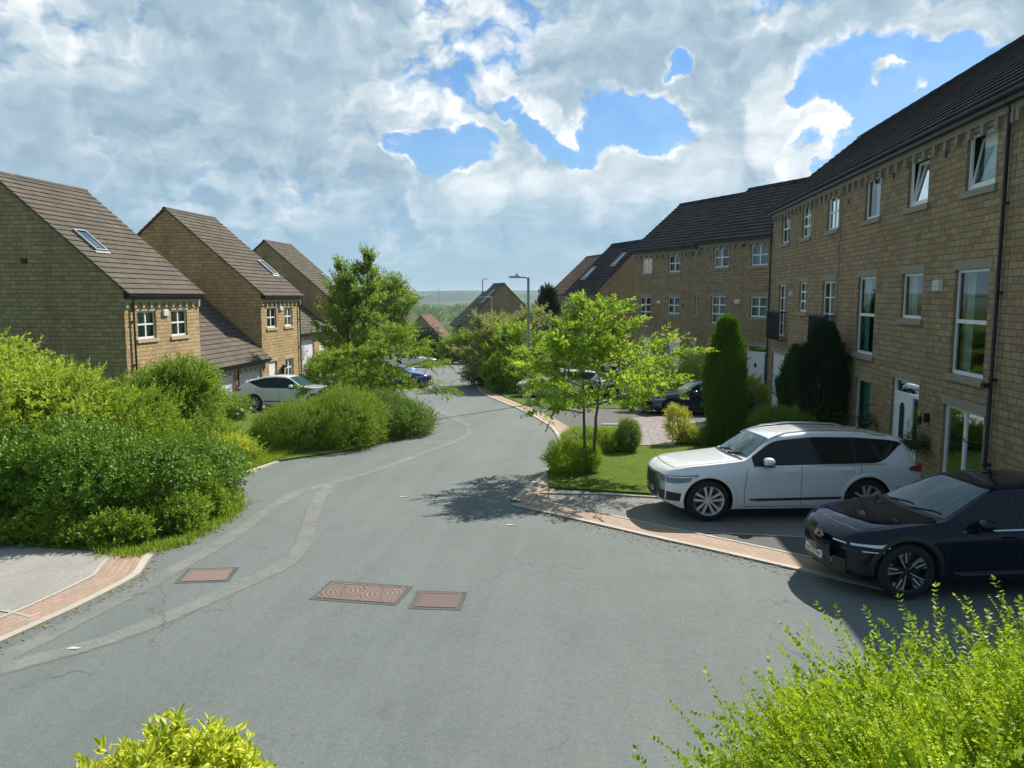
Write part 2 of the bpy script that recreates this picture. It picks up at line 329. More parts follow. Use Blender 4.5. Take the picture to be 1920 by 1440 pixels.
M['drive'] = tarmac('driveway_tarmac', (.165,.165,.155), (.20,.20,.19), (.13,.13,.125))
M['drive_pale'] = tarmac('pale_driveway_tarmac', (.27,.265,.245), (.33,.325,.30), (.21,.21,.2))
M['patch'] = tarmac('patched_tarmac', (.085,.088,.088), (.105,.105,.10), (.075,.075,.075))
M['trench'] = T_ = tarmac('trench_reinstatement', (.235,.25,.236), (.262,.274,.258), (.215,.23,.216))
t = M['trench'].node_tree; tcn = t.nodes.new('ShaderNodeTexCoord'); s_ = t.nodes.new('ShaderNodeSeparateXYZ'); t.links.new(tcn.outputs['UV'], s_.inputs[0])
ed = mth(t, 'ADD', mth(t, 'MULTIPLY', mth(t, 'ABSOLUTE', s_.outputs[1]), -1.0), mth(t, 'MULTIPLY', mth(t, 'SUBTRACT', tnoise(t, 7, 5, .7), .5), .16))
al = mth(t, 'MULTIPLY', ramp(t, mth(t, 'ADD', ed, .19), [(.0, 0), (.07, 1)]).outputs[0], ramp(t, tnoise(t, 2.1, 5, .65, off=4), [(.3, .45), (.6, .75)]).outputs[0])
t.links.new(al, t.nodes['Principled BSDF'].inputs['Alpha'])
def paving(name, cols, bw, bh, mort, rot=0):
    m, t, b = mat(name, cols[0], .85, spec=.25)
    c = t.nodes.new('ShaderNodeTexCoord')
    br = t.nodes.new('ShaderNodeTexBrick'); t.links.new(c.outputs['UV'], br.inputs['Vector'])
    br.inputs['Scale'].default_value = 1; br.inputs['Brick Width'].default_value = bw; br.inputs['Row Height'].default_value = bh
    br.inputs['Mortar Size'].default_value = .007; br.inputs['Color1'].default_value = (0,0,0,1); br.inputs['Color2'].default_value = (1,1,1,1)
    sc = t.nodes.new('ShaderNodeSeparateColor'); t.links.new(br.outputs['Color'], sc.inputs[0])
    a = mixc(t, sc.outputs[0], cols[0], cols[1]); a = mixc(t, ramp(t, tnoise(t, 2.2, 5), [(.4, 0), (.75, .8)]).outputs[0], a, cols[2])
    a = mixc(t, br.outputs['Fac'], a, mort); t.links.new(a, b.inputs['Base Color'])
    bump(t, b, mth(t, 'SUBTRACT', tnoise(t, 60, 3), br.outputs['Fac']), .5, .01); return m
M['brick'] = paving('red_block_paving', [(.33,.225,.165),(.41,.285,.215),(.28,.225,.185)], .2, .1, (.22,.19,.16))
M['kerb'] = paving('pale_kerb_concrete', [(.40,.375,.32),(.47,.44,.37),(.33,.31,.27)], .91, .5, (.3,.28,.24))
m, t, b = mat('gravel_stones', (.3,.26,.26), .9, spec=.2)
vo = t.nodes.new('ShaderNodeTexVoronoi'); vo.inputs['Scale'].default_value = 22; tcn = t.nodes.new('ShaderNodeTexCoord'); t.links.new(tcn.outputs['Object'], vo.inputs['Vector'])
sc = t.nodes.new('ShaderNodeSeparateColor'); t.links.new(vo.outputs['Color'], sc.inputs[0])
t.links.new(ramp(t, sc.outputs[0], [(0, (.16,.13,.145)), (.5, (.30,.26,.27)), (1, (.50,.45,.44))]).outputs[0], b.inputs['Base Color'])
bump(t, b, mth(t, 'SUBTRACT', 1.0, vo.outputs['Distance']), 1.0, .05); M['gravel'] = m
m, t, b = mat('lawn_turf', (.09,.16,.025), .95, spec=.1)
a = mixc(t, ramp(t, tnoise(t, 1.3, 5, .65), [(.35, 0), (.7, 1)]).outputs[0], (.085,.155,.02), (.15,.20,.035)); a = mixc(t, ramp(t, tnoise(t, 45, 3, .7), [(.35, .6), (.6, 0)]).outputs[0], a, (.03,.06,.012))
t.links.new(a, b.inputs['Base Color']); bump(t, b, tnoise(t, 60, 4, .7), 1.0, .03); M['lawn'] = m
m, t, b = mat('open_ground', (.06,.09,.025), .95, spec=.1)
a = mixc(t, ramp(t, tnoise(t, .02, 6, .6), [(.4, 0), (.6, 1)]).outputs[0], (.035,.07,.018), (.075,.10,.03)); t.links.new(a, b.inputs['Base Color']); M['ground'] = m
m, t, b = mat('bed_soil', (.045,.035,.022), .95, spec=.1); t.links.new(mixc(t, tnoise(t, 5, 5), (.03,.035,.014), (.075,.06,.035)), b.inputs['Base Color']); bump(t, b, tnoise(t, 18, 4), .8, .05); M['soil'] = m
m, t, b = mat('far_hill_land', (.08,.13,.05), .95, spec=.05)
a = mixc(t, ramp(t, tnoise(t, .006, 5, .6), [(.42, 0), (.56, 1)]).outputs[0], (.022,.050,.022), (.060,.095,.035)); t.links.new(a, b.inputs['Base Color']); M['hill'] = m
# leaves
def leaf(name, stops, green=True, trans=.35, rough=.55, spec=.12, uvedge=None):
    if green and stops[0][1][1] < .5 and stops[0][1][0] < stops[0][1][1]: stops = [(p, (c[0]*1.0, c[1]*1.06, c[2]*.62)) for p, c in stops]
    m, t, b = mat(name, stops[0][1], rough, spec=spec)
    g = t.nodes.new('ShaderNodeNewGeometry')
    c = ramp(t, g.outputs['Random Per Island'], stops).outputs[0]; cl = ramp(t, tnoise(t, 1.3, 3, .6), [(.36, 0), (.62, 1)]).outputs[0]; c = mixc(t, mth(t, 'MULTIPLY', cl, .55), c, tuple(min(1, x*k) for x, k in zip(stops[-2][1], (1.12, 1.12, 1.0))))
    if uvedge:
        uv = t.nodes.new('ShaderNodeTexCoord'); s_ = t.nodes.new('ShaderNodeSeparateXYZ'); t.links.new(uv.outputs['UV'], s_.inputs[0])
        e = ramp(t, mth(t, 'ABSOLUTE', mth(t, 'SUBTRACT', s_.outputs[0], .5)), [(.12, 1), (.26, 0)]).outputs[0]
        c = mixc(t, e, c, uvedge)
    t.links.new(c, b.inputs['Base Color'])
    tr = t.nodes.new('ShaderNodeBsdfTranslucent'); hs = t.nodes.new('ShaderNodeHueSaturation'); hs.inputs['Value'].default_value = 1.5; hs.inputs['Hue'].default_value = .485
    t.links.new(c, hs.inputs['Color']); t.links.new(hs.outputs[0], tr.inputs[0])
    mx = t.nodes.new('ShaderNodeMixShader'); mx.inputs[0].default_value = trans
    t.links.new(b.outputs[0], mx.inputs[1]); t.links.new(tr.outputs[0], mx.inputs[2]); t.links.new(mx.outputs[0], t.nodes['Material Output'].inputs[0]); return m
M['lf_pale'] = leaf('pale_shrub_leaf', [(0,(.12,.22,.035)),(.5,(.23,.33,.05)),(.85,(.36,.42,.08)),(1,(.52,.50,.14))])
M['lf_dark'] = leaf('laurel_leaf', [(0,(.040,.105,.016)),(.5,(.080,.175,.026)),(.85,(.15,.25,.04)),(1,(.27,.35,.07))], True, .22, .5, .16)
M['lf_mid'] = leaf('green_shrub_leaf', [(0,(.07,.15,.02)),(.5,(.125,.22,.03)),(.85,(.20,.29,.045)),(1,(.30,.36,.07))])
M['lf_olive'] = leaf('olive_shrub_leaf', [(0,(.075,.145,.02)),(.5,(.135,.215,.03)),(.85,(.19,.27,.04)),(1,(.26,.30,.06))])
M['lf_tree'] = leaf('cherry_tree_leaf', [(0,(.095,.20,.03)),(.5,(.165,.29,.04)),(.94,(.26,.37,.06)),(1,(.33,.24,.08))], True, .45)
M['lf_willow'] = leaf('feathery_leaf', [(0,(.15,.18,.09)),(.5,(.22,.25,.13)),(1,(.32,.33,.19))])
M['lf_con'] = leaf('conifer_leaf', [(0,(.05,.13,.010)),(.5,(.09,.20,.012)),(1,(.17,.29,.02))], True, .15)
M['lf_cond'] = leaf('dark_conifer_leaf', [(0,(.010,.032,.016)),(.5,(.018,.048,.022)),(1,(.03,.07,.03))], True, .1)
M['lf_lime'] = leaf('lime_shrub_leaf', [(0,(.13,.22,.015)),(.5,(.22,.33,.022)),(1,(.33,.43,.04))], True, .3)
M['lf_lon'] = leaf('small_glossy_leaf', [(0,(.16,.26,.012)),(.5,(.28,.39,.02)),(.85,(.38,.47,.035)),(1,(.50,.54,.06))], True, .40, .5, .15)
M['lf_gold'] = leaf('golden_leaf', [(0,(.50,.52,.035)),(.5,(.66,.64,.05)),(1,(.80,.78,.20))], False, .35, .5, .15, uvedge=(.27,.39,.03))
M['lf_yel'] = leaf('yellow_shrub_leaf', [(0,(.22,.28,.04)),(.5,(.45,.45,.07)),(1,(.62,.58,.16))], True, .3)
M['petal'] = leaf('white_petal', [(0,(.75,.75,.68)),(1,(.85,.85,.80))], True, .3)
M['petal_y'] = leaf('yellow_petal', [(0,(.62,.46,.04)),(1,(.75,.60,.10))], True, .3)
M['petal_p'] = leaf('pink_petal', [(0,(.45,.12,.18)),(1,(.6,.3,.3))], True, .3)
M['grass'] = leaf('grass_blade', [(0,(.11,.19,.02)),(.5,(.16,.25,.03)),(1,(.28,.32,.06))], True, .4)
M['bark'] = mat('grey_brown_bark', (.11,.085,.06), .9, spec=.1)[0]
t = M['bark'].node_tree; t.links.new(mixc(t, tnoise(t, (14, 14, 3)), (.065,.05,.038), (.19,.155,.12)), t.nodes['Principled BSDF'].inputs['Base Color'])
# ============================================================ SETTING
def drape(name, pts, off, m, cell=1.0, parent=None, skirt=0.0):
    bm = bmesh.new(); vs = [bm.verts.new((p[0], p[1], 0)) for p in pts]; bm.faces.new(vs)
    xs = [p[0] for p in pts]; ys = [p[1] for p in pts]
    for ax, lo, hi in ((0, min(xs), max(xs)), (1, min(ys), max(ys))):
        k = math.ceil(lo/cell)*cell
        while k < hi:
            co = (k, 0, 0) if ax == 0 else (0, k, 0); no = (1, 0, 0) if ax == 0 else (0, 1, 0)
            bmesh.ops.bisect_plane(bm, geom=bm.verts[:]+bm.edges[:]+bm.faces[:], dist=1e-5, plane_co=co, plane_no=no); k += cell
    for v in bm.verts: v.co.z = gz(v.co.x, v.co.y) + off
    if skirt:
        bd = [e for e in bm.edges if e.is_boundary]
        r_ = bmesh.ops.extrude_edge_only(bm, edges=bd)
        for v in r_['geom']:
            if isinstance(v, bmesh.types.BMVert): v.co.z -= skirt
    bmesh.ops.recalc_face_normals(bm, faces=bm.faces)
    me = bpy.data.meshes.new(name); bm.to_mesh(me); bm.free(); me.materials.append(m)
    if sum(p.normal.z for p in me.polygons) < 0: me.flip_normals()
    o = bpy.data.objects.new(name, me); COL.objects.link(o)
    if parent: o.parent = parent
    return o
def smooth_line(pts, step=.4):
    P = [np.array(p, float) for p in pts]; P = [2*P[0]-P[1]] + P + [2*P[-1]-P[-2]]; out = []
    for i in range(1, len(P)-2):
        a, b, c, d = P[i-1:i+3]; n = max(2, int(np.linalg.norm(c-b)/step))
        for k in range(n):
            t = k/n; out.append(.5*((2*b) + (c-a)*t + (2*a-5*b+4*c-d)*t*t + (3*b-a-3*c+d)*t**3))
    out.append(P[-2]); return out
def ribbon(name, pts, off, width, m, side=0.0, thick=0.0, smooth=True, wob=0.0):
    """strip along a line; side shifts it sideways (+ = left of travel); thick gives it an upstand"""
    L = smooth_line(pts) if smooth else [np.array(p, float) for p in pts]
    vs, fs, uvs = [], [], []; u = 0
    for i, p in enumerate(L):
        d = L[min(i+1, len(L)-1)] - L[max(i-1, 0)]; d = d/np.hypot(*d); n = np.array([-d[1], d[0]])
        if i: u += np.hypot(*(L[i]-L[i-1]))
        w1, w0 = side + width/2 + wob*random.uniform(-1, 1), side - width/2 + wob*random.uniform(-1, 1)
        a, b = p + n*w1, p + n*w0
        za, zb = gz(*a) + off, gz(*b) + off
        vs += [(*a, za), (*b, zb), (*a, za - .12), (*b, zb - .12)]; uvs += [(u, w1), (u, w0), (u, w1), (u, w0)]
    for i in range(len(L)-1):
        o = i*4; fs.append((o, o+1, o+5, o+4)[::-1])
        if thick: fs += [(o+1, o+3, o+7, o+5), (o+2, o, o+4, o+6)]
    me = bpy.data.meshes.new(name); me.from_pydata(vs, [], fs); me.materials.append(m)
    uv = me.uv_layers.new(name='UVMap')
    for lp in me.loops: uv.data[lp.index].uv = uvs[lp.vertex_index]
    bm = bmesh.new(); bm.from_mesh(me); bmesh.ops.recalc_face_normals(bm, faces=bm.faces); bm.to_mesh(me); bm.free()
    if sum(p.normal.z for p in me.polygons) < 0: me.flip_normals()
    o = bpy.data.objects.new(name, me); COL.objects.link(o); return o
def structure(o): o['kind'] = 'structure'; return o
# open ground reaching the horizon
def axis(a, b, step, far, g=1.22):
    v = list(np.arange(a, b+.01, step)); s = step
    while v[-1] < far: s *= g; v.append(v[-1]+s)
    s = step; w = []
    x = a
    while x > -far: s *= g; x -= s; w.append(x)
    return w[::-1] + v
gx = axis(-44, 40, 2.0, 2800); gy = [y for y in axis(-24, 140, 2.0, 3600) if y > -120]
mb = MB(); mb.grid([[(x, y, gz(x, y) - .06) for x in gx] for y in gy]); g_ = mb.build('ground', M['ground'], smooth=180); structure(g_)
# far rolling hills
def hill(y0, xs, top, base, thick, seed, m):
    rs = random.Random(seed); ph = [rs.uniform(0, 6) for _ in range(6)]; P = []
    for j in range(9):
        f = j/8; row = []
        for x in xs:
            h = top*(1 + .35*math.sin(x*.0017+ph[0]) + .18*math.sin(x*.0051+ph[1]) + .07*math.sin(x*.013+ph[2]))
            row.append((x, y0 + thick*(f-.5)*2, base + (h-base)*math.sin(f*math.pi)**.8))
        P.append(row)
    b = MB(); b.grid(P); return structure(b.build('hill', m, smooth=180))
hill(2500, np.linspace(-2600, 2400, 90), 17.0, -14, 500, 3, M['hill'])
hill(1500, np.linspace(60, 900, 60), 13.0, -14, 260, 11, M['hill'])
# tarmac of the street and forecourts
road = structure(drape('road', [(-24, 2), (-24, 12), (-23, 30), (-30, 66), (-30, 97), (8, 97), (12, 60), (20, 40), (20, -6), (-24, -6)], 0.0, M['road']))
# right-hand kerb line of the street
KR = [G(889, 712), G(893, 725), G(905, 738), G(935, 752), G(978, 770), G(1012, 788), G(1036, 806), G(1048, 830), G(1043, 855), G(1024, 884), G(990, 912), G(958, 940)]
structure(ribbon('kerb', KR, .03, .13, M['kerb'], side=.06, thick=.1))
structure(ribbon('brick_edging', KR, .018, .56, M['brick'], side=.41))
KF = [G(955, 948), G(1085, 977), G(1215, 1007), G(1345, 1036), G(1515, 1075), G(1700, 1118)]
KF = [np.array(p) for p in KF]
structure(ribbon('kerb', KF, .03, .12, M['kerb'], side=.06, thick=.1))
structure(ribbon('brick_edging', KF, .018, .60, M['brick'], side=.43))
structure(ribbon('kerb', KF, .026, .07, M['kerb'], side=.765))
KL = [G(-90, 1258), G(0, 1207), G(130, 1148), G(245, 1089), G(268, 1070), G(290, 1038), G(335, 1018)]
structure(ribbon('kerb', KL, .03, .12, M['kerb'], side=.06, thick=.1))
structure(ribbon('brick_edging', KL, .018, .52, M['brick'], side=.39))
structure(ribbon('kerb', KL, .026, .06, M['kerb'], side=.68))
# front drives
off = lambda L, w: [tuple(np.array(L[i]) + w*np.array([-(L[min(i+1,len(L)-1)][1]-L[max(i-1,0)][1]), L[min(i+1,len(L)-1)][0]-L[max(i-1,0)][0]])/np.hypot(L[min(i+1,len(L)-1)][0]-L[max(i-1,0)][0], L[min(i+1,len(L)-1)][1]-L[max(i-1,0)][1])) for i in range(len(L))]
kf2 = off([tuple(p) for p in KF], .80)
structure(drape('driveway', [kf2[0], *kf2[1:], (9.5, 11.5), (9.5, 17.6), G(1250, 934), G(1010, 925)], .010, M['drive']))
structure(drape('driveway', [G(1335, 1003), G(1500, 1006), G(1560, 1060), G(1440, 1042)], .016, M['patch']))
structure(ribbon('kerb', [G(1255, 998), G(1380, 1003), G(1520, 1009), G(1700, 1016)], .024, .06, M['kerb'], smooth=False))
kl2 = off([tuple(p) for p in KL], .71)
structure(drape('driveway', [kl2[0], kl2[1], kl2[2], kl2[3], kl2[4], kl2[5], G(190, 1034), G(0, 1020), (-16, 11.2), (-16, 6)], .012, M['drive_pale']))
structure(ribbon('kerb', [G(0, 1146), G(36, 1153), G(60, 1160)], .022, .05, M['kerb'], smooth=False))
structure(drape('driveway', [G(1062, 828), G(1000, 770), G(975, 745), G(1110, 722), (8.0, 46), (8.2, 30.5), G(1290, 800)], .011, M['patch']))
structure(drape('driveway', [G(880, 745), (-9.8, 50), (-19.0, 50), (-19.0, 35.6), (-13.2, 35.6), (-12.2, 42)][1:], .011, M['drive']))
# reinstated service trenches, pale bands in the tarmac
T1 = [G(-60, 1265), G(47, 1214), G(302, 1082), G(425, 1012), G(496, 961), G(567, 921), G(614, 909), G(708, 881), G(800, 848), G(862, 824), G(880, 808), G(868, 789), G(830, 773), G(796, 762)]
T2 = [G(-20, 1262), G(60, 1240), G(205, 1200), G(354, 1141), G(480, 1085), G(540, 1056), G(567, 1023), G(583, 975), G(596, 940), G(618, 912)]
structure(ribbon('trench_line', T1, .006, .34, M['trench'], wob=.03)); structure(ribbon('trench_line', T2, .009, .34, M['trench'], wob=.03))
structure(ribbon('trench_line', [G(866, 795), G(835, 778), G(812, 766)], .012, .22, M['trench'], wob=.02))
# planting beds and lawns
EL = [G(338, 1018), G(430, 968), G(438, 935), G(410, 906), G(455, 889), G(522, 866), G(655, 846), G(790, 815), G(800, 792), G(770, 772)]
bed_l = structure(drape('planting_bed', [(-30, 11.2), G(0, 1022), G(190, 1036), *EL, (-11.5, 31.5), (-19.1, 33.5), (-30, 33.5)], .05, M['lawn'], skirt=.1))
verge = structure(drape('verge', [G(412, 905), G(455, 888), G(522, 865), G(560, 850), G(430, 820), G(340, 850)], .062, M['lawn']))
structure(ribbon('kerb', [G(405, 913), G(455, 891), G(520, 868)], .055, .12, M['kerb'], thick=.1))
LAWN = [G(1030, 916), G(1026, 888), G(1058, 835), G(1110, 828), G(1160, 838), G(1262, 836), G(1400, 842), (8.2, 25.5), (8.2, 18.0), G(1245, 930)]
lawn = structure(drape('lawn', LAWN, .05, M['lawn'], skirt=.06))
structure(ribbon('kerb', [G(1012, 927), G(1130, 929), G(1255, 936), G(1400, 945)], .045, .06, M['kerb'], smooth=False, thick=.1))
structure(ribbon('kerb', [G(1018, 905), G(1008, 925), G(990, 948)], .035, .06, M['kerb'], smooth=False))
structure(drape('gravel_bed', [G(1150, 838), G(1180, 786), G(1262, 782), G(1330, 800), G(1262, 836)], .058, M['gravel'], cell=.8))
structure(ribbon('kerb', [G(1150, 840), G(1200, 838), G(1264, 837)], .075, .07, M['trim'], smooth=False, thick=.1))
structure(ribbon('kerb', [G(1128, 797), G(1200, 797), G(1270, 794)], .045, .35, M['drive_pale'], smooth=False))
structure(drape('planting_bed', [G(1262, 836), G(1330, 800), (8.2, 29.8), (8.2, 24.6), G(1400, 842)], .065, M['soil']))
structure(drape('lawn', [G(1180, 768), G(985, 761), G(905, 728), G(893, 712), G(960, 716), G(1000, 738), G(1120, 750)], .04, M['lawn']))
structure(drape('planting_bed', [(-13.0, 43), (-11.2, 52), (-13, 60), (-19, 56), (-19, 50)][::-1], .05, M['lawn']))
# grass blades on the near turf
def inpoly(P, x, y):
    c = False; j = len(P)-1
    for i in range(len(P)):
        if (P[i][1] > y) != (P[j][1] > y) and x < (P[j][0]-P[i][0])*(y-P[i][1])/(P[j][1]-P[i][1]) + P[i][0]: c = not c
        j = i
    return c
def blades(poly, n, h, name='grass', ztop=.055):
    xs = [p[0] for p in poly]; ys = [p[1] for p in poly]; V = []; F = []
    while len(V) < n*3:
        x = random.uniform(min(xs), max(xs)); y = random.uniform(min(ys), max(ys))
        if not inpoly(poly, x, y): continue
        z = gz(x, y) + ztop - .01; a = random.uniform(0, 6.28); w = .008; hh = h*random.uniform(.5, 1.2); l = hh*random.uniform(-.5, .9)
        o = len(V); V += [(x+w*math.cos(a), y+w*math.sin(a), z), (x-w*math.cos(a), y-w*math.sin(a), z), (x+l*math.sin(a), y+l*math.cos(a), z+hh)]; F.append((o, o+1, o+2))
    me = bpy.data.meshes.new(name); me.from_pydata(V, [], F); me.materials.append(M['grass']); o = bpy.data.objects.new(name, me); COL.objects.link(o); o['kind'] = 'stuff'; return o
blades(LAWN, 26000, .045); blades([G(412, 905), G(455, 888), G(522, 865), G(560, 850), G(430, 820), G(340, 850)], 16000, .13, ztop=.06)
tufts = []
def edge_tufts(line, n, h, sp=.12):
    L = smooth_line(line); 
    for _ in range(n):
        p = L[random.randrange(len(L))]; tufts.append((p[0]+random.gauss(0, sp), p[1]+random.gauss(0, sp), h*random.uniform(.4, 1.3)))
edge_tufts([G(205, 1036), G(250, 1040), G(300, 1028), G(340, 1018), G(430, 968), G(438, 935), G(412, 906)], 2600, .12)
V = []; F = []
for x, y, h in tufts:
    z = gz(x, y) + .01; a = random.uniform(0, 6.28); l = h*random.uniform(-.7, .7); o = len(V)
    V += [(x+.012*math.cos(a), y+.012*math.sin(a), z), (x-.012*math.cos(a), y-.012*math.sin(a), z), (x+l*math.sin(a), y+l*math.cos(a), z+h)]; F.append((o, o+1, o+2))
me = bpy.data.meshes.new('grass'); me.from_pydata(V, [], F); me.materials.append(M['grass']); o = bpy.data.objects.new('grass', me); COL.objects.link(o); o['kind'] = 'stuff'

# manhole and drain covers, cast iron set in the tarmac
def iron(name, c1, c2, pat):
    m, t, b = mat(name, c1, .65, .35); tcn = t.nodes.new('ShaderNodeTexCoord'); s = t.nodes.new('ShaderNodeSeparateXYZ'); t.links.new(tcn.outputs['Object'], s.inputs[0])
    if pat == 'rings':
        # concentric ribs about the centre of each half
        xx = mth(t, 'SUBTRACT', mth(t, 'ABSOLUTE', s.outputs[0]), .30)
        d = mth(t, 'SQRT', mth(t, 'ADD', mth(t, 'MULTIPLY', xx, xx), mth(t, 'MULTIPLY', s.outputs[1], s.outputs[1])))
        w = mth(t, 'SINE', mth(t, 'MULTIPLY', d, 95.0))
    elif pat == 'bars': w = mth(t, 'SINE', mth(t, 'MULTIPLY', s.outputs[0], 120.0))
    else: w = mth(t, 'MULTIPLY', mth(t, 'SINE', mth(t, 'MULTIPLY', s.outputs[0], 85.0)), mth(t, 'SINE', mth(t, 'MULTIPLY', s.outputs[1], 85.0)))
    f = ramp(t, w, [(.25, 0), (.6, 1)]).outputs[0]
    t.links.new(mixc(t, mth(t, 'MULTIPLY', f, tnoise(t, 12, 4)), c2, c1), b.inputs['Base Color']); bump(t, b, f, .8, .008); return m
ir1 = iron('rusty_ringed_iron', (.33,.225,.175), (.13,.10,.085), 'rings'); ir2 = iron('red_slotted_iron', (.34,.235,.195), (.19,.145,.12), 'bars'); ir3 = iron('dark_chequered_iron', (.26,.165,.145), (.12,.085,.08), 'check')
def cover(label, px, py, w, d, rz, m, seams=()):
    x, y = G(px, py); r_ = empty('manhole_cover', (x, y, gz(x, y)), rz, label, 'manhole cover')
    b = MB(); t_ = .035
    b.box(-w/2, w/2, -d/2, -d/2+t_, -.02, .014).box(-w/2, w/2, d/2-t_, d/2, -.02, .014).box(-w/2, -w/2+t_, -d/2+t_, d/2-t_, -.02, .013).box(w/2-t_, w/2, -d/2+t_, d/2-t_, -.02, .013)
    b.build('frame', m, r_)
    q = MB(); q.box(-w/2-.07, w/2+.07, -d/2-.07, d/2+.07, -.03, .0075); q.build('surround', M['patch'], r_)
    # lids: split by diagonal seams
    xs = [-w/2+t_+.004] + list(seams) + [w/2-t_-.004]
    for i in range(len(xs)-1):
        c = MB(); sk = .06 if seams else 0; g = .006
        a0, a1 = xs[i] + (g if i else 0), xs[i+1] - (g if i < len(xs)-2 else 0); s0 = sk if i else 0; s1 = sk if i < len(xs)-2 else 0
        y0, y1 = -d/2+t_+.004, d/2-t_-.004
        P = [(a0+s0, y0), (a1+s1, y0), (a1-s1, y1), (a0-s0, y1)]
        c.add([(p[0], p[1], .011) for p in P] + [(p[0], p[1], -.02) for p in P], [(0, 1, 2, 3), (0, 4, 5, 1), (1, 5, 6, 2), (2, 6, 7, 3), (3, 7, 4, 0)])
        c.build('lid', m, r_)
    return r_
cover('wide rust brown manhole cover with two sets of concentric rings', 679, 1112, 1.16, .60, R(-4), ir1, (-.3, 0.0, .3))
cover('small dark brown chequered cover just right of the ringed manhole', 822, 1126, .60, .52, R(2), ir3)
cover('faded red slotted drain cover nearest the left kerb', 389, 1079, .66, .50, R(12), ir2)
# small litter spots on the tarmac
for px, py, l in [(757, 932, 'white scrap of litter on the road above the ringed manhole'), (138, 1217, 'pale dead leaf lying on the road near the lower left kerb'), (957, 985, 'tiny white fleck of litter by the brick strip corner')]:
    x, y = G(px, py); b = MB(); z = gz(x, y); s = .05
    b.add([(x-s*2, y-s*.4, z+.008), (x+s, y-s*.5, z+.02), (x+s*1.8, y+s*.5, z+.01), (x-s*.6, y+s*.6, z+.016)], [(0, 1, 2, 3)]); tag(b.build('litter', M['alarm']), l, 'litter')

V = []; F = []
def grit(line, n, sp_, side, s0=.012, s1=.035):
    L = smooth_line(line)
    for _ in range(n):
        k = random.randrange(1, len(L)-1); p = L[k] + (L[k+1]-L[k])*random.random(); d = L[k+1]-L[k-1]; d = d/np.hypot(*d); q = p - np.array([-d[1], d[0]])*side*abs(random.gauss(0, sp_)); s = random.uniform(s0, s1); a = random.uniform(0, 6.28); z = gz(*q) + .012; o = len(V)
        V.extend([(q[0]+s*math.cos(a), q[1]+s*math.sin(a), z), (q[0]+s*.5*math.cos(a+1.6), q[1]+s*.5*math.sin(a+1.6), z+s*.3), (q[0]-s*math.cos(a), q[1]-s*math.sin(a), z+.002), (q[0]+s*.5*math.cos(a-1.6), q[1]+s*.5*math.sin(a-1.6), z+.004)]); F.append((o, o+1, o+2, o+3))
grit([tuple(p) for p in KF], 500, .22, 1); grit(KR, 420, .25, 1); grit([tuple(p) for p in KL], 200, .15, 1); grit(EL, 700, .35, 1); grit([(-6, 5), (-2, 9), (2, 12), (-3, 20)], 160, 2.5, 1, .006, .016)
me = bpy.data.meshes.new('leaf_litter'); me.from_pydata(V, [], F); me.materials.append(leaf('dry_leaf', [(0,(.16,.12,.07)),(.5,(.30,.24,.13)),(1,(.12,.15,.05))], False, .1)); o = bpy.data.objects.new('leaf_litter', me); COL.objects.link(o); o['kind'] = 'stuff'
# ============================================================ HOUSES
# every house is built in its own frame: x along the front, y into the house, z up
def roof_mesh(b, x0, x1, ye, ze, yr, zr, course=.33, drop=.16, thick=.05):
    """one slope of stepped tile courses from eave (ye, ze) to ridge (yr, zr)"""
    n = max(3, round(math.hypot(yr-ye, zr-ze)/course)); dy, dz = (yr-ye)/n, (zr-ze)/n
    L = math.hypot(dy, dz); ny, nz = -dz/L*(1 if dy > 0 else -1), abs(dy)/L
    prof = []
    for i in range(n):
        a = (ye+dy*i, ze+dz*i); c = (ye+dy*(i+1), ze+dz*(i+1))
        prof += [(a[0]+ny*.052, a[1]+nz*.052), (c[0]+ny*.012, c[1]+nz*.012)]
    for i in range(0, len(prof)-1):
        (ya, za), (yb, zb) = prof[i], prof[i+1]; b.quad((x0, ya, za), (x1, ya, za), (x1, yb, zb), (x0, yb, zb))
    for x in (x0, x1):
        und = [(ye-ny*thick, ze-nz*thick), (yr-ny*thick, zr-nz*thick)]
        for i in range(n):
            p, q = prof[2*i], prof[2*i+1]; f0, f1 = i/n, (i+1)/n
            u0 = (und[0][0]+(und[1][0]-und[0][0])*f0, und[0][1]+(und[1][1]-und[0][1])*f0); u1 = (und[0][0]+(und[1][0]-und[0][0])*f1, und[0][1]+(und[1][1]-und[0][1])*f1)
            b.quad((x, u0[0], u0[1]), (x, p[0], p[1]), (x, q[0], q[1]), (x, u1[0], u1[1]))
    b.quad((x0, und[0][0], und[0][1]), (x1, und[0][0], und[0][1]), (x1, und[1][0], und[1][1]), (x0, und[1][0], und[1][1]))
    b.quad((x0, und[0][0], und[0][1]), (x1, und[0][0], und[0][1]), (x1, prof[0][0], prof[0][1]), (x0, prof[0][0], prof[0][1]))
def fbar(b, x0, x1, z0, z1, y0, y1): b.box(x0, x1, y0, y1, z0, z1)
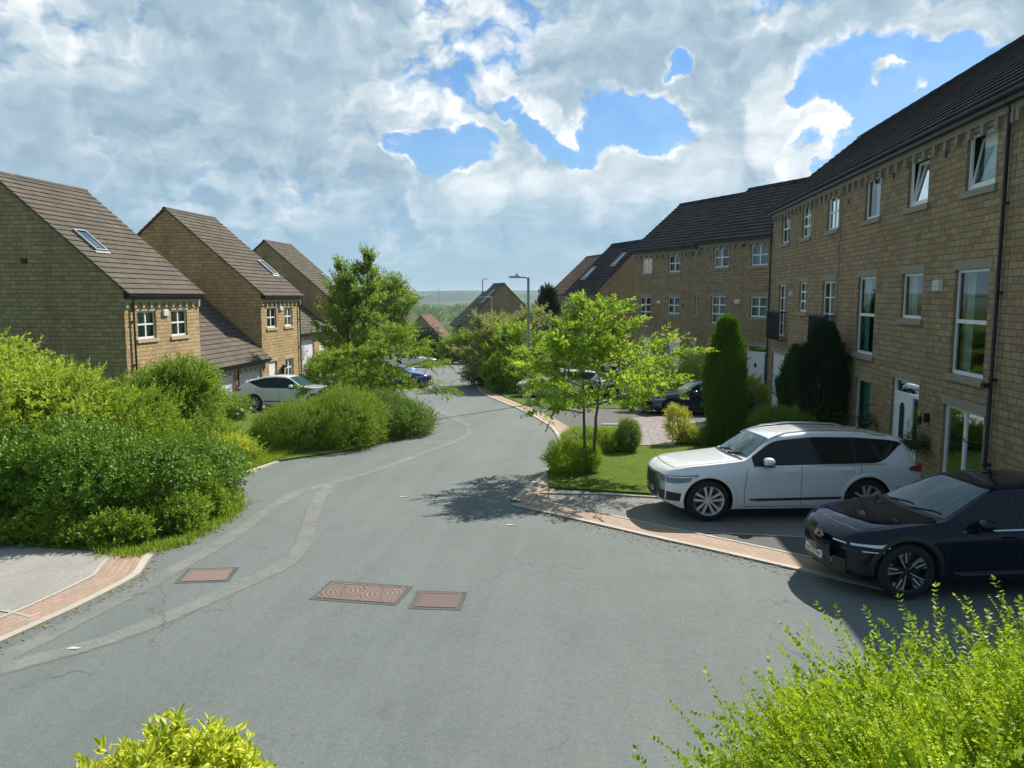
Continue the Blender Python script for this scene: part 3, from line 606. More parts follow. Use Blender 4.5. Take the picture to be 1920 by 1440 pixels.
def window_frame(b, x0, x1, z0, z1, y, style):
    t = .065; y0, y1 = y, y+.06
    fbar(b, x0, x1, z0, z0+t+.02, y0, y1); fbar(b, x0, x1, z1-t, z1, y0, y1); fbar(b, x0, x0+t, z0+t+.02, z1-t, y0+.003, y1); fbar(b, x1-t, x1, z0+t+.02, z1-t, y0+.003, y1)
    w = x1-x0; g = .035
    def v(x, a, c, gg=g): fbar(b, x-gg, x+gg, a, c, y0+.006, y1-.004)
    def h(z, gg=g, yy=.009): fbar(b, x0+t, x1-t, z-gg, z+gg, y0+yy, y1-.006)
    if style == 'cross': v((x0+x1)/2, z0+t+.02, z1-t, .042); h(z0+(z1-z0)*.52)
    elif style == 'sixlight': v((x0+x1)/2, z0+t+.02, z1-t, .042); h(z0+(z1-z0)*.36, .04, .003); h(z0+(z1-z0)*.68)
    elif style == 'tall': h(z0+(z1-z0)*.51, .045, .004)
    elif style == 'pair': v((x0+x1)/2, z0+t+.02, z1-t, .06)
    elif style == 'french': v((x0+x1)/2, z0+t+.02, z1-t, .055); [h(z0+(z1-z0)*k, .02, .012) for k in (.25, .5, .75)]
def pane_mb(x0, x1, z0, z1, y): b = MB(); b.quad((x0, y, z0), (x1, y, z0), (x1, y, z1), (x0, y, z1)); return b
def curtain_mb(x0, x1, z0, z1, y, amp=.03, freq=28):
    b = MB(); n = max(6, int((x1-x0)*30)); P = [[(x0+(x1-x0)*i/n, y+amp*math.sin(freq*(x0+(x1-x0)*i/n)+1.3*math.sin(4*i/n)), z) for i in range(n+1)] for z in (z0, z1)]
    b.grid(P); return b
def house(label, cat, O, tdir, x0, x1, depth, zb, ze, rise, wins, walls, trim, tile, group=None, eave_over=.38, verge=.09, cornice=True, ridge_step=0, name='house',
          gutter=True, back=True, skylights=(), ridge_y=None, gable_front=False, roofx=None):
    a = math.atan2(tdir[1], tdir[0]); root = empty(name, (O[0], O[1], 0), a, label, cat, group)
    # ---- walls with real openings
    b = MB(); xs = sorted({x0, x1, *[w['x'][0] for w in wins], *[w['x'][1] for w in wins]}); zs = sorted({zb, ze, *[w['z'][0] for w in wins], *[w['z'][1] for w in wins]})
    for i in range(len(xs)-1):
        for j in range(len(zs)-1):
            mx_, mz_ = (xs[i]+xs[i+1])/2, (zs[j]+zs[j+1])/2
            if any(w['x'][0] < mx_ < w['x'][1] and w['z'][0] < mz_ < w['z'][1] for w in wins): continue
            b.quad((xs[i], 0, zs[j]), (xs[i+1], 0, zs[j]), (xs[i+1], 0, zs[j+1]), (xs[i], 0, zs[j+1]))
    for w in wins:
        (a0, a1), (c0, c1) = w['x'], w['z']; dd = .16
        b.quad((a0, 0, c0), (a0, dd, c0), (a0, dd, c1), (a0, 0, c1)); b.quad((a1, 0, c0), (a1, dd, c0), (a1, dd, c1), (a1, 0, c1))
        b.quad((a0, 0, c1), (a1, 0, c1), (a1, dd, c1), (a0, dd, c1)); b.quad((a0, 0, c0), (a1, 0, c0), (a1, dd, c0), (a0, dd, c0))
    yr = ridge_y if ridge_y is not None else depth/2
    for x in (x0, x1): b.add([(x, 0, zb), (x, depth, zb), (x, depth, ze), (x, yr, ze+rise-.02), (x, 0, ze)], [(0, 1, 2, 3, 4)])
    b.quad((x0, depth, zb), (x1, depth, zb), (x1, depth, ze), (x0, depth, ze))
    b.build('wall', walls, root)
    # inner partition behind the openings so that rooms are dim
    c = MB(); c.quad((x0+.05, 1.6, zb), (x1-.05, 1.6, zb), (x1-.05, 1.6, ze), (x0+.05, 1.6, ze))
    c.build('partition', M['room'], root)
    # ---- roof
    rx0, rx1 = roofx if roofx else (x0-verge, x1+verge); rb = MB(); sl = rise/yr
    roof_mesh(rb, rx0, rx1, -eave_over, ze - sl*eave_over + .1, yr, ze+rise+.1)
    sl2 = rise/(depth-yr); roof_mesh(rb, rx0, rx1, depth+eave_over, ze - sl2*eave_over + .1, yr, ze+rise+.1)
    rf = rb.build('roof', tile, root)
    rt = MB(); n = max(2, int((rx1-rx0)/.45)); st = (rx1-rx0)/n
    for i in range(n):
        r0 = .135 if i % 2 else .128
        P = [[(rx0+st*(i+k)+(.0 if k else .004), yr+r0*math.cos(t_), ze+rise+.055+r0*math.sin(t_)*.9) for t_ in np.linspace(-.1, math.pi+.1, 8)] for k in (0, 1)]
        rt.grid(P)
    rt.build('ridge_tiles', tile, rf, smooth=60)
    for (sx, f0, f1, w_) in skylights:
        sk = MB(); L = math.hypot(yr, rise); cy_, cz_ = yr/L, rise/L; ny_, nz_ = -cz_, cy_
        def pt(x, f, h): return (x, -0 + yr*f + ny_*h, ze + .1 + rise*f + nz_*h)
        def slab(xa, xb, fa, fb, h0, h1, bb): bb.add([pt(xa,fa,h0),pt(xb,fa,h0),pt(xb,fb,h0),pt(xa,fb,h0),pt(xa,fa,h1),pt(xb,fa,h1),pt(xb,fb,h1),pt(xa,fb,h1)], [(0,3,2,1),(4,5,6,7),(0,1,5,4),(1,2,6,5),(2,3,7,6),(3,0,4,7)])
        ft = .06/L
        slab(sx-w_/2, sx-w_/2+.07, f0, f1, 0, .14, sk); slab(sx+w_/2-.07, sx+w_/2, f0, f1, 0, .14, sk); slab(sx-w_/2+.07, sx+w_/2-.07, f0, f0+ft, 0, .138, sk); slab(sx-w_/2+.07, sx+w_/2-.07, f1-ft, f1, 0, .138, sk)
        slab(sx-w_/2-.1, sx+w_/2+.1, f0-ft*2.2, f0-.001, 0.03, .07, sk)
        s_ = sk.build('skylight', M['skyframe'], rf)
    # ---- eaves: fascia, gutter, corbel course
    gz_ = ze - sl*eave_over + .1
    if gutter:
        g = MB(); g.box(x0+.004, x1-.004, -eave_over+.10, -eave_over+.14, gz_-.20, gz_-.01)
        P = [[(x, -eave_over+.035+.065*math.cos(t_), gz_-.03+.075*math.sin(t_)) for t_ in np.linspace(math.pi, 2*math.pi, 8)] for x in (x0-.06, x1+.06)]
        g.grid(P); g.build('gutter', M['gutter'], root)
        g = MB(); g.box(x0+.006, x1-.006, -eave_over+.14, -.004, gz_-.19, gz_-.165); g.build('soffit', M['gutter'], root)
    if cornice:
        c = MB(); c.box(x0+.003, x1-.003, -.10, -.002, gz_-.34, gz_-.194); nn = max(3, round((x1-x0)/.62))
        for i in range(nn+1):
            xx = x0+.1+(x1-x0-.2)*i/nn; c.box(xx-.07, xx+.07, -.098, -.0025, gz_-.56, gz_-.342)
        c.build('corbel_course', trim, root)
    # ---- windows and doors
    for w in wins:
        (a0, a1), (c0, c1) = w['x'], w['z']; k = w.get('k', 'window'); st = w.get('s', 'cross'); f = MB(); y = .07
        e = .004
        if k == 'window':
            window_frame(f, a0+e, a1-e, c0+e, c1-e, y, st); fr = f.build('window', M['white'], root)
            if st != 'open': pane_mb(a0+.06, a1-.06, c0+.08, c1-.06, y+.03).build('pane', M['glass'], fr)
            else:
                s2 = MB(); W_, H_ = a1-a0-.14, c1-c0-.16
                s2.box(-W_/2, W_/2, -.02, .03, 0, .06).box(-W_/2, W_/2, -.02, .03, H_-.06, H_).box(-W_/2, -W_/2+.06, -.017, .03, .06, H_-.06).box(W_/2-.06, W_/2, -.017, .03, .06, H_-.06)
                so = s2.build('sash', M['white'], fr); p = MB(); p.quad((-W_/2+.05, .004, .05), (W_/2-.05, .004, .05), (W_/2-.05, .004, H_-.05), (-W_/2+.05, .004, H_-.05))
                o2 = p.build('pane', M['glass'], fr)
                for o_ in (so, o2): o_.location = ((a0+a1)/2, y+.05, c0+.09); o_.rotation_euler = (-R(w.get('tilt', 9)), 0, 0)
        elif k == 'door':
            # frame with fanlight and side light
            fan = w.get('fan', .36); side = w.get('side', .45); right = w.get('right', True); t = .06
            window_frame(f, a0+e, a1-e, c0+e, c1-e, y, 'plain')
            f.box(a0+t, a1-t, y+.005, y+.055, c1-fan-.04, c1-fan+.03)
            sx = a1-side if right else a0+side
            if side: f.box(sx-.035, sx+.035, y+.008, y+.052, c0+t+.02, c1-fan-.04)
            fr = f.build('door_frame', M['white'], root)
            p = pane_mb(a0+t, a1-t, c1-fan+.02, c1-t, y+.03); 
            if side: (xa, xb) = (sx+.03, a1-t) if right else (a0+t, sx-.03); p.quad((xa, y+.03, c0+.55), (xb, y+.03, c0+.55), (xb, y+.03, c1-fan-.03), (xa, y+.03, c1-fan-.03)); 
            p.build('pane', M['glass'], fr)
            (xa, xb) = (a0+t+.01, sx-.04) if right else (sx+.04, a1-t-.01)
            if not side: xa, xb = a0+t+.01, a1-t-.01
            if side:
                (sa, sb) = (sx+.03, a1-t) if right else (a0+t, sx-.03); q = MB(); q.box(sa, sb, y+.02, y+.045, c0+.08, c0+.56); q.build('side_panel', M['doorw'], fr)
            d = MB(); d.box(xa, xb, y+.012, y+.05, c0+.07, c1-fan-.045)
            dr = d.build('door', M['doorw'], root); xm = (xa+xb)/2; zt = c1-fan-.045; hh = zt-c0-.07
            if w.get('oval'):
                # arched light with moulded surround
                rw = .17; z_a, z_b = c0+.62, zt-.2-rw
                for rr, yy, mm, nm in ((rw+.04, y+.002, M['doorw'], 'moulding'), (rw, y-.003, M['darkglass'], 'pane')):
                    P = [(xm-rr, z_a-(rr-rw)), (xm+rr, z_a-(rr-rw))] + [(xm+rr*math.cos(t_), z_b+rr*math.sin(t_)) for t_ in np.linspace(0, math.pi, 14)]
                    mbb = MB(); n_ = len(P); mbb.add([(p_[0], yy, p_[1]) for p_ in P]+[(p_[0], yy+.012, p_[1]) for p_ in P], [tuple(range(n_))]+[(i, (i+1) % n_, n_+(i+1) % n_, n_+i) for i in range(n_)])
                    mbb.build(nm, mm, dr)
                q = MB(); q.box(xm-.13, xm+.13, y-.004, y+.013, c0+.42, c0+.48); q.build('letter_slot', M['gutter'], dr)
            elif w.get('diamond'):
                q = MB(); r_ = .14; zz = c0+hh*.72; q.add([(xm, y+.006, zz-r_*1.3), (xm+r_, y+.006, zz), (xm, y+.006, zz+r_*1.3), (xm-r_, y+.006, zz)], [(0, 1, 2, 3)]); q.build('pane', M['darkglass'], dr)
            q = MB(); hx = xb-.07 if right else xa+.07
            q.box(hx-.018, hx+.018, y-.012, y+.013, c0+.95, c0+1.2).box(hx-.09, hx+.01, y-.04, y-.022, c0+1.07, c0+1.095).build('handle', M['steel'], dr)
        elif k == 'garage':
            t = .05; f.box(a0+e, a0+t, y, y+.05, c0, c1-e).box(a1-t, a1-e, y, y+.05, c0, c1-e).box(a0+t, a1-t, y+.003, y+.05, c1-t, c1-e); fr = f.build('garage_frame', M['white'], root)
            d = MB(); n_ = max(4, int((a1-a0-.1)/.155)); st_ = (a1-a0-.1)/n_
            for i in range(n_): d.box(a0+t+st_*i+.007, a0+t+st_*(i+1)-.007, y+.014, y+.04, c0+.02, c1-t)
            d.box(a0+t, a1-t, y+.026, y+.045, c0+.02, c1-t); dr = d.build('garage_door', M['doorw'], root)
            d = MB(); d.box((a0+a1)/2-.07, (a0+a1)/2+.07, y-.005, y+.014, (c0+c1)/2-.1, (c0+c1)/2-.06); d.build('handle', M['gutter'], dr)
        if k != 'garage' and w.get('cur', 'none') != 'none':
            cm = {'teal': M['curtain'], 'net': M['net'], 'blind': M['blind']}[w['cur']]; wd = a1-a0
            spans = {'full': [(a0, a1)], 'sides': [(a0, a0+wd*.28), (a1-wd*.28, a1)], 'left': [(a0, a0+wd*.5)], 'part': [(a0+wd*.2, a1)]}[w.get('cs', 'sides')]
            cu = MB()
            for s0, s1 in spans:
                q = curtain_mb(s0-.03, s1+.03, c0-.05, c1+.05, y+.2, .0 if w['cur'] == 'blind' else .03); cu.add(q.v, q.f)
            cu.build('curtain' if w['cur'] != 'blind' else 'blind', cm, fr)
        if w.get('sill', k == 'window'):
            q = MB(); q.box(a0-.12, a1+.12, -.06, .155, c0-.15, c0-.002); q.build('sill', trim, fr)
        if w.get('lintel', True):
            q = MB(); q.box(a0-.10, a1+.10, -.014, .155, c1+.002, c1+.20); q.build('lintel', trim, fr)
    return root
M['steel'] = mat('brushed_steel', (.55,.56,.57), .3, .9)[0]
M['skyframe'] = mat('grey_skylight_frame', (.30,.33,.35), .35, .4)[0]
M['skyglass'] = mat('skylight_glass', (.05,.08,.10), .05, spec=.9)[0]
M['darkglass'] = mat('dark_door_glass', (.02,.06,.065), .06, spec=.9)[0]
def skyglass_on(root, yr, rise, ze, lst, m=None):
    rf = [c for c in root.children if c.name.startswith('roof')][0]; L = math.hypot(yr, rise); cy_, cz_ = yr/L, rise/L; ny_, nz_ = -cz_, cy_
    for (sx, f0, f1, w_) in lst:
        b = MB(); P = [(sx-w_/2+.06, f0+.02), (sx+w_/2-.06, f0+.02), (sx+w_/2-.06, f1-.02), (sx-w_/2+.06, f1-.02)]
        b.add([(x, yr*f+ny_*.11, ze+.1+rise*f+nz_*.11) for x, f in P], [(0, 1, 2, 3)]); b.build('skylight_pane', m or M['skyglass'], rf)
def pipe(root, x, z0, z1, m=None, y=-.09, r_=.042, shoe=True, swan=None):
    b = MB(); pts = [(x, y, z0+.12), (x, y, z1)]
    if swan: pts += [(x, y-.03, z1+.05), (x, -swan+.04, z1+.28)]
    if shoe: pts = [(x, y-.12, z0+.02), (x, y-.02, z0+.08)] + pts
    b.tube(pts, r_, 10)
    z = z0+.9
    while z < z1: b.box(x-.065, x+.065, y-.045, -.001, z, z+.05); z += 1.8
    return b.build('downpipe', m or M['black'], root, smooth=50)
def alarm(root, x, z, w=.30, h=.24, marks=False):
    b = MB(); b.add([(x-w/2, -.001, z), (x+w/2, -.001, z), (x+w/2, -.001, z+h), (x-w/2, -.001, z+h), (x-w*.42, -.09, z+.03), (x+w*.42, -.09, z+.03), (x+w*.42, -.09, z+h-.03), (x-w*.42, -.09, z+h-.03)],
        [(0,1,2,3),(4,5,6,7),(0,1,5,4),(1,2,6,5),(2,3,7,6),(3,0,4,7)]); a_ = b.build('alarm_box', M['alarm'], root)
    return a_
def vent(root, x, z, s=.13):
    b = MB(); b.box(x-s/2, x+s/2, -.03, -.002, z, z+s*1.2); 
    for i in range(3): b.box(x-s/2+.01, x+s/2-.01, -.04, -.0305, z+.015+i*s*.36, z+.03+i*s*.36)
    b.build('vent', M['gutter'], root)

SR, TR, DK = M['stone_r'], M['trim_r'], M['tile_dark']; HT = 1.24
# ---- terrace on the right, fronts facing the street
GRP = 'terraced houses on the right of the street'
zA, zB = (6.60, 7.84), (2.46, 4.86)
wA = [dict(x=(19.47, 20.82), z=zA, s='open', cur='blind', cs='part', tilt=10), dict(x=(16.17, 17.48), z=zA, s='open', cur='none', tilt=7), dict(x=(12.80, 14.12), z=zA, s='plain', cur='blind', cs='part'),
      dict(x=(19.28, 20.88), z=zB, s='tall', cur='net', cs='sides'), dict(x=(16.11, 17.50), z=(3.66, 4.86), s='plain', cur='net', cs='sides'), dict(x=(12.55, 14.13), z=zB, s='tall', cur='teal', cs='sides'),
      dict(x=(12.77, 14.11), z=(-.12, 1.69), s='plain', cur='teal', cs='full'), dict(x=(15.82, 17.66), z=(-.22, 2.02), k='door', oval=True, side=.62, fan=.40),
      dict(x=(19.09, 21.05), z=(-.02, 1.71), s='pair', cur='teal', cs='part')]
EZ = 8.47
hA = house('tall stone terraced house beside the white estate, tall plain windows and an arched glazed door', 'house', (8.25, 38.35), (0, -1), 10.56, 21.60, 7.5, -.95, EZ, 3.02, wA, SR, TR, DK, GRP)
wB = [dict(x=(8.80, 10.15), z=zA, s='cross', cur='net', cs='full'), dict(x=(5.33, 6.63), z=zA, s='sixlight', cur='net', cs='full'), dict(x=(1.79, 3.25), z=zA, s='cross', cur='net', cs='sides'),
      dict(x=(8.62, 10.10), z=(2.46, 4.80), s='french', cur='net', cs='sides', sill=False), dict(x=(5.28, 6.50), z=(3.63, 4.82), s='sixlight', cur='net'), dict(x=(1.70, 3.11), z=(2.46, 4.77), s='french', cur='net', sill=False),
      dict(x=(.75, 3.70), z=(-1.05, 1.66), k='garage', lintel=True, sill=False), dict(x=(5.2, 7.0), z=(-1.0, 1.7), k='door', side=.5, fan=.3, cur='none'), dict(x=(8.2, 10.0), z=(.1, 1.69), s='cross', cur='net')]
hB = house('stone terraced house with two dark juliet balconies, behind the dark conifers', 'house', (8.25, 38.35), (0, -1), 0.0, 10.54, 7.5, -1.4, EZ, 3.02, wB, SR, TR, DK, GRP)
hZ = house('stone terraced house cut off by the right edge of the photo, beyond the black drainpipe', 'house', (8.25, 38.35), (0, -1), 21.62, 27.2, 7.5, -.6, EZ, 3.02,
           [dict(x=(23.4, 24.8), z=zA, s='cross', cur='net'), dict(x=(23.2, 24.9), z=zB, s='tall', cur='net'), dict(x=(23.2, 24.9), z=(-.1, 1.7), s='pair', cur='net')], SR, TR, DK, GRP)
pipe(hA, 21.42, -.2, EZ-.42, swan=.30); pipe(hB, .10, -1.3, EZ-.42, swan=.30)
for x_ in (2.6, 4.2): pass
q = MB(); q.box(21.36, 21.48, -.26, -.14, 2.35, 2.46); q.tube([(21.42, -.14, 2.40), (21.25, -.20, 2.40)], .03, 8); q.build('pipe_branch', M['black'], hA)
a_ = alarm(hA, 18.44, 4.36, .42, .30)
# the print on the alarm box: a short line of small characters over two larger figures
q = MB()
for i, (dx, w_) in enumerate([(-.11, .04), (-.04, .05), (.04, .04), (.10, .03)]): q.box(18.44+dx-w_/2, 18.44+dx+w_/2, -.0925, -.0905, 4.565, 4.585)
for dx in (-.06, .05):
    for (u0, u1, v0, v1) in ((-.03, .03, .10, .115), (.018, .03, .055, .1), (-.03, .03, .045, .057), (-.03, -.018, .0, .045)): q.box(18.44+dx+u0, 18.44+dx+u1, -.0925, -.0905, 4.41+v0, 4.41+v1)
q.build('printing', M['letter'], a_)
alarm(hB, 4.1, 4.25, .28, .24)
for x_, z_ in ((18.4, 7.55), (15.1, 7.55), (11.2, 7.3)): vent(hA, x_, z_)
# bracket and pipe fittings at the party wall
q = MB(); q.box(12.05, 12.4, -.14, -.002, 2.15, 2.35); q.build('wall_light', M['black'], hA)
q = MB(); q.box(10.42, 10.47, -.012, -.002, -.6, 7.6); q.build('movement_joint', mat('joint_mastic', (.12,.10,.07), .8)[0], hB)
# juliet balconies: solid-looking dark bar fronts
def balcony(root, xa, xb, z0, z1):
    b = MB(); y = -.34
    b.box(xa, xb, y-.02, y+.02, z1-.045, z1).box(xa, xb, y-.02, y+.02, z0, z0+.045)
    n = int((xb-xa)/.105)
    for i in range(n+1): xx = xa+.015+(xb-xa-.03)*i/n; b.box(xx-.012, xx+.012, y-.012, y+.012, z0+.045, z1-.045)
    for xx in (xa+.02, xb-.02):
        b.box(xx-.019, xx+.019, y+.021, -.003, z1-.044, z1-.004).box(xx-.019, xx+.019, y+.021, -.003, z0+.004, z0+.044)
        for k in (1, 2): b.box(xx-.01, xx+.01, y+.02+k*.1, y+.04+k*.1, z0+.045, z1-.045)
    b.build('balcony_rail', M['rail'], root)
balcony(hB, .95, 3.48, 2.30, 3.58); balcony(hB, 8.2, 10.35, 2.30, 3.58)
# house number plate beside the near front door of the balcony house
q = MB(); q.box(7.30, 7.62, -.02, -.002, 1.35, 1.72); q.build('number_plate', M['white'], hB)

# ---- second pair of terraced houses, set at an angle
O2, T2_ = (2.5, 54.0), (9.5-2.5, 42.3-54.0)
u1, u2 = (5.85, 7.03), (4.22, 0)
wD = [dict(x=(.86, 2.04), z=(5.80, 6.86), cur='net', cs='sides'), dict(x=(3.86, 5.09), z=(5.80, 6.86), cur='net', cs='full'), dict(x=(.69, 1.95), z=(2.67, 4.21), s='sixlight', cur='net'), dict(x=(3.85, 5.09), z=(3.15, 4.21), cur='net', cs='full'),
      dict(x=(6.64, 6.84), z=(3.12, 4.32), s='plain', cur='blind', cs='full', sill=False), dict(x=(3.69, 5.24), z=(-1.10, 1.72), k='door', side=.42, fan=.42, diamond=True, right=False), dict(x=(6.10, 6.84), z=(-1.15, 1.48), s='plain', cur='blind', cs='full', sill=False), dict(x=(.8, 2.0), z=(.2, 1.5), cur='net')]
hD = house('stone house at the far end of the angled pair, white fanlight door and cross-barred windows', 'house', O2, T2_, 0, 6.93, 7.5, -2.2, 7.52, 3.05, wD, SR, TR, DK, GRP)
wC = [dict(x=(8.30, 9.61), z=(5.93, 7.06), cur='net', cs='sides'), dict(x=(11.45, 12.76), z=(5.93, 7.06), cur='teal', cs='full'), dict(x=(8.18, 9.51), z=(2.66, 4.28), s='sixlight', cur='net', cs='full'), dict(x=(11.51, 12.79), z=(3.12, 4.25), cur='teal', cs='full'),
      dict(x=(11.30, 13.0), z=(-1.15, 1.59), k='door', side=.34, fan=.40, diamond=True, right=True), dict(x=(8.3, 9.6), z=(.2, 1.5), cur='net')]
hC = house('stone house of the angled pair nearest the corner, white panelled door with a diamond light', 'house', O2, T2_, 6.94, 14.4, 7.5, -2.0, 7.72, 3.05, wC, SR, TR, DK, GRP)
alarm(hD, 2.95, 3.77, .40, .24); alarm(hC, 10.5, 3.82, .46, .27); vent(hC, 10.9, 7.0); vent(hD, 6.3, 6.7); vent(hD, 5.5, 3.6)
pipe(hC, 13.5, -1.3, 7.3, shoe=False)

# ---- lower house beyond, gable towards the camera, and the small brown roof behind it
O3, T3_ = (-2.6, 68.6), (.0-(-2.6), 62.9-68.6)
hE = house('lower stone house with two skylights and its gable beside the angled pair', 'house', O3, T3_, 0, 6.3, 8.4, -3.0, 4.78, 4.0,
    [dict(x=(1.0, 2.2), z=(2.2, 3.4), cur='net'), dict(x=(4.0, 5.2), z=(2.2, 3.4), cur='net'), dict(x=(1.0, 2.2), z=(-1.6, -.3), cur='net'), dict(x=(3.8, 5.3), z=(-2.6, -.3), k='door', side=0, fan=.1)], SR, TR, DK, skylights=((5.0, .48, .72, .8), (1.4, .22, .46, .95)))
skyglass_on(hE, 4.2, 4.0, 4.78, ((5.0, .48, .72, .8), (1.4, .22, .46, .95)), M['glarepane'] if 'glarepane' in M else None)
pipe(hE, 5.9, -2.8, 4.4, shoe=False)
hF = house('small stone house with a brown roof showing behind the skylight house', 'house', D(1042, 82), (.35, -.94), -1.6, 3.6, 8.0, -4, 4.75, 3.7, [dict(x=(1.0, 2.2), z=(2.2, 3.4), cur='net')], SR, TR, M['tile_red'])
# ---- gable-on house far down the street on the right
O4 = D(881, 100); TG = (.415, -.91)
hG = house('far stone house, broad gable facing up the street, with a long skylight', 'house', O4, TG, -4.6, 0, 9.3, -5.2, 1.35, 4.55,
    [dict(x=(-2.2, -1.0), z=(-1.2, .2), cur='net'), dict(x=(-4.2, -3.1), z=(-1.2, .2), cur='net'), dict(x=(-2.4, -1.0), z=(-4.2, -2.6), cur='net')], SR, TR, M['tile_brown'], skylights=((-1.2, .45, .8, .8),))
skyglass_on(hG, 4.65, 4.55, 1.35, ((-1.2, .45, .8, .8),))
hH = house('lower stone house joined beyond the far broad gable', 'house', (O4[0]-1.95, O4[1]+4.3), TG, -5.2, 0, 9.3, -6, .5, 4.3,
    [dict(x=(-2.2, -1.0), z=(-2.0, -.7), cur='net'), dict(x=(-4.2, -3.1), z=(-2.0, -.7), cur='net')], SR, TR, M['tile_brown'], skylights=((-2.6, .4, .75, .8),))
skyglass_on(hH, 4.65, 4.3, .5, ((-2.6, .4, .75, .8),))

# ---- left-hand houses, sunlit fronts and shaded gables
SL, TL, BR = M['stone'], M['trim'], M['tile_brown']; GL = 'gabled stone houses on the left of the street'; XL = -19.1
def two(x): return x
w1 = [dict(x=(.99, 2.36), z=(2.46, 3.64), cur='net', cs='full'), dict(x=(3.56, 4.92), z=(2.46, 3.64), cur='net', cs='full'), dict(x=(3.4, 4.9), z=(-.6, .6), cur='net'), dict(x=(1.0, 2.1), z=(-1.2, .9), k='door', side=0, fan=.3)]
h1 = house('nearest left stone house, a great olive-shaded gable above the shrubs', 'house', (XL, 29.3), (0, 1), .12, 6.02, 11.0, -1.5, 4.50, 4.72, w1, SL, TL, BR, GL, skylights=((1.45, .32, .50, .78),), eave_over=.3)
skyglass_on(h1, 5.5, 4.72, 4.50, ((1.45, .32, .50, .78),))
pipe(h1, .62, -1.3, 4.1, mat('brown_pipe_plastic', (.05,.035,.025), .5)[0], swan=.22); alarm(h1, 3.07, 3.38, .46, .30)
q = MB(); q.box(.02, .118, 4.1, 4.32, 5.6, 5.8); q.build('vent', M['gutter'], h1)
w2 = [dict(x=(.81, 2.14), z=(2.42, 3.59), cur='net', cs='full'), dict(x=(3.35, 4.60), z=(2.42, 3.59), cur='net', cs='full'), dict(x=(3.25, 4.50), z=(-.75, .42), cur='net'), dict(x=(.84, 2.0), z=(-1.35, .45), k='door', side=0, fan=.1)]
h2 = house('middle left stone house with twin upper windows above the white coupe', 'house', (XL, 42.2), (0, 1), .03, 5.75, 11.0, -2.0, 4.44, 4.72, w2, SL, TL, BR, GL, skylights=((4.9, .22, .40, .78),), eave_over=.3)
skyglass_on(h2, 5.5, 4.72, 4.44, ((4.9, .22, .40, .78),)); pipe(h2, 5.55, -1.7, 4.0, shoe=False); alarm(h2, 2.75, 3.40, .46, .28)
q = MB(); q.box(2.6, 2.68, -.16, -.002, -.5, .0).box(2.5, 2.78, -.30, -.10, -.05, .12); q.build('wall_lantern', M['black'], h2)
X3 = -23.2
w3 = [dict(x=(.9, 2.2), z=(2.2, 3.4), cur='net', cs='full'), dict(x=(3.4, 4.7), z=(2.2, 3.4), cur='net', cs='full'), dict(x=(.5, 1.8), z=(-1.6, .3), cur='blind', cs='full'), dict(x=(3.4, 4.7), z=(-1.0, .3), cur='net')]
h3 = house('farthest left stone house of the three, half hidden by the pointed tree', 'house', (X3, 64.6), (0, 1), 0, 5.9, 11.0, -3.2, 4.25, 4.72, w3, SL, TL, BR, GL, skylights=((4.9, .22, .40, .78),), eave_over=.3)
skyglass_on(h3, 5.5, 4.72, 4.25, ((4.9, .22, .40, .78),))
GG = 'double garages between the left houses'
g1 = house('double garage with white doors below the first long roof slope, behind the white-flowered shrub', 'garage', (XL+.15, 29.3), (0, 1), 6.06, 12.88, 9.0, -1.9, .98, 3.9,
    [dict(x=(6.95, 9.08), z=(-1.45, .52), k='garage', sill=False, lintel=False), dict(x=(9.66, 12.38), z=(-1.5, .52), k='garage', sill=False, lintel=False)], SL, TL, M['tile_brown'], GG, eave_over=.42, verge=-.02, name='garage', roofx=(6.04, 12.86))
pipe(g1, 9.37, -1.4, .55, mat('brown_pipe_plastic', (.06,.035,.02), .5)[0])
g2 = house('second double garage with white doors, beyond the middle left house', 'garage', (X3+.1, 64.5), (0, 1), -10.2, -.03, 9.0, -2.6, 1.55, 3.6,
    [dict(x=(-9.2, -7.0), z=(-2.2, 1.1), k='garage', sill=False, lintel=False), dict(x=(-6.4, -3.6), z=(-2.2, 1.1), k='garage', sill=False, lintel=False), dict(x=(-2.4, -1.0), z=(-2.2, .9), k='door', side=0, fan=.1)], SL, TL, M['tile_brown'], GG, name='garage', verge=-.02, roofx=(-10.2, -.05))
# ---- tiny houses at the end of the street
def far_house(label, px, dep, rot, w, d, zb, ze, rise, m, sky=()):
    o = D(px, dep); return house(label, 'house', o, (math.cos(rot), math.sin(rot)), 0, w, d, zb, ze, rise, [dict(x=(w*.2, w*.2+1.1), z=(ze-2, ze-.8), cur='net')] if w > 4 else [], SL, TL, m, cornice=False, skylights=sky, group='small red brown roofed houses at the end of the street')
far_house('tiny brick house with a dusky brown roof, left of its red roofed neighbour', 790, 150, YAW+R(78), 8.0, 8.0, -9, -3.9, 4.4, M['tile_brown'])
far_house('tiny brick house with a pinkish red roof and one skylight, far down the street', 828, 142, YAW+R(80), 7.0, 8.0, -9, -3.6, 4.3, M['tile_red'], sky=((3.6, .3, .5, .9),))

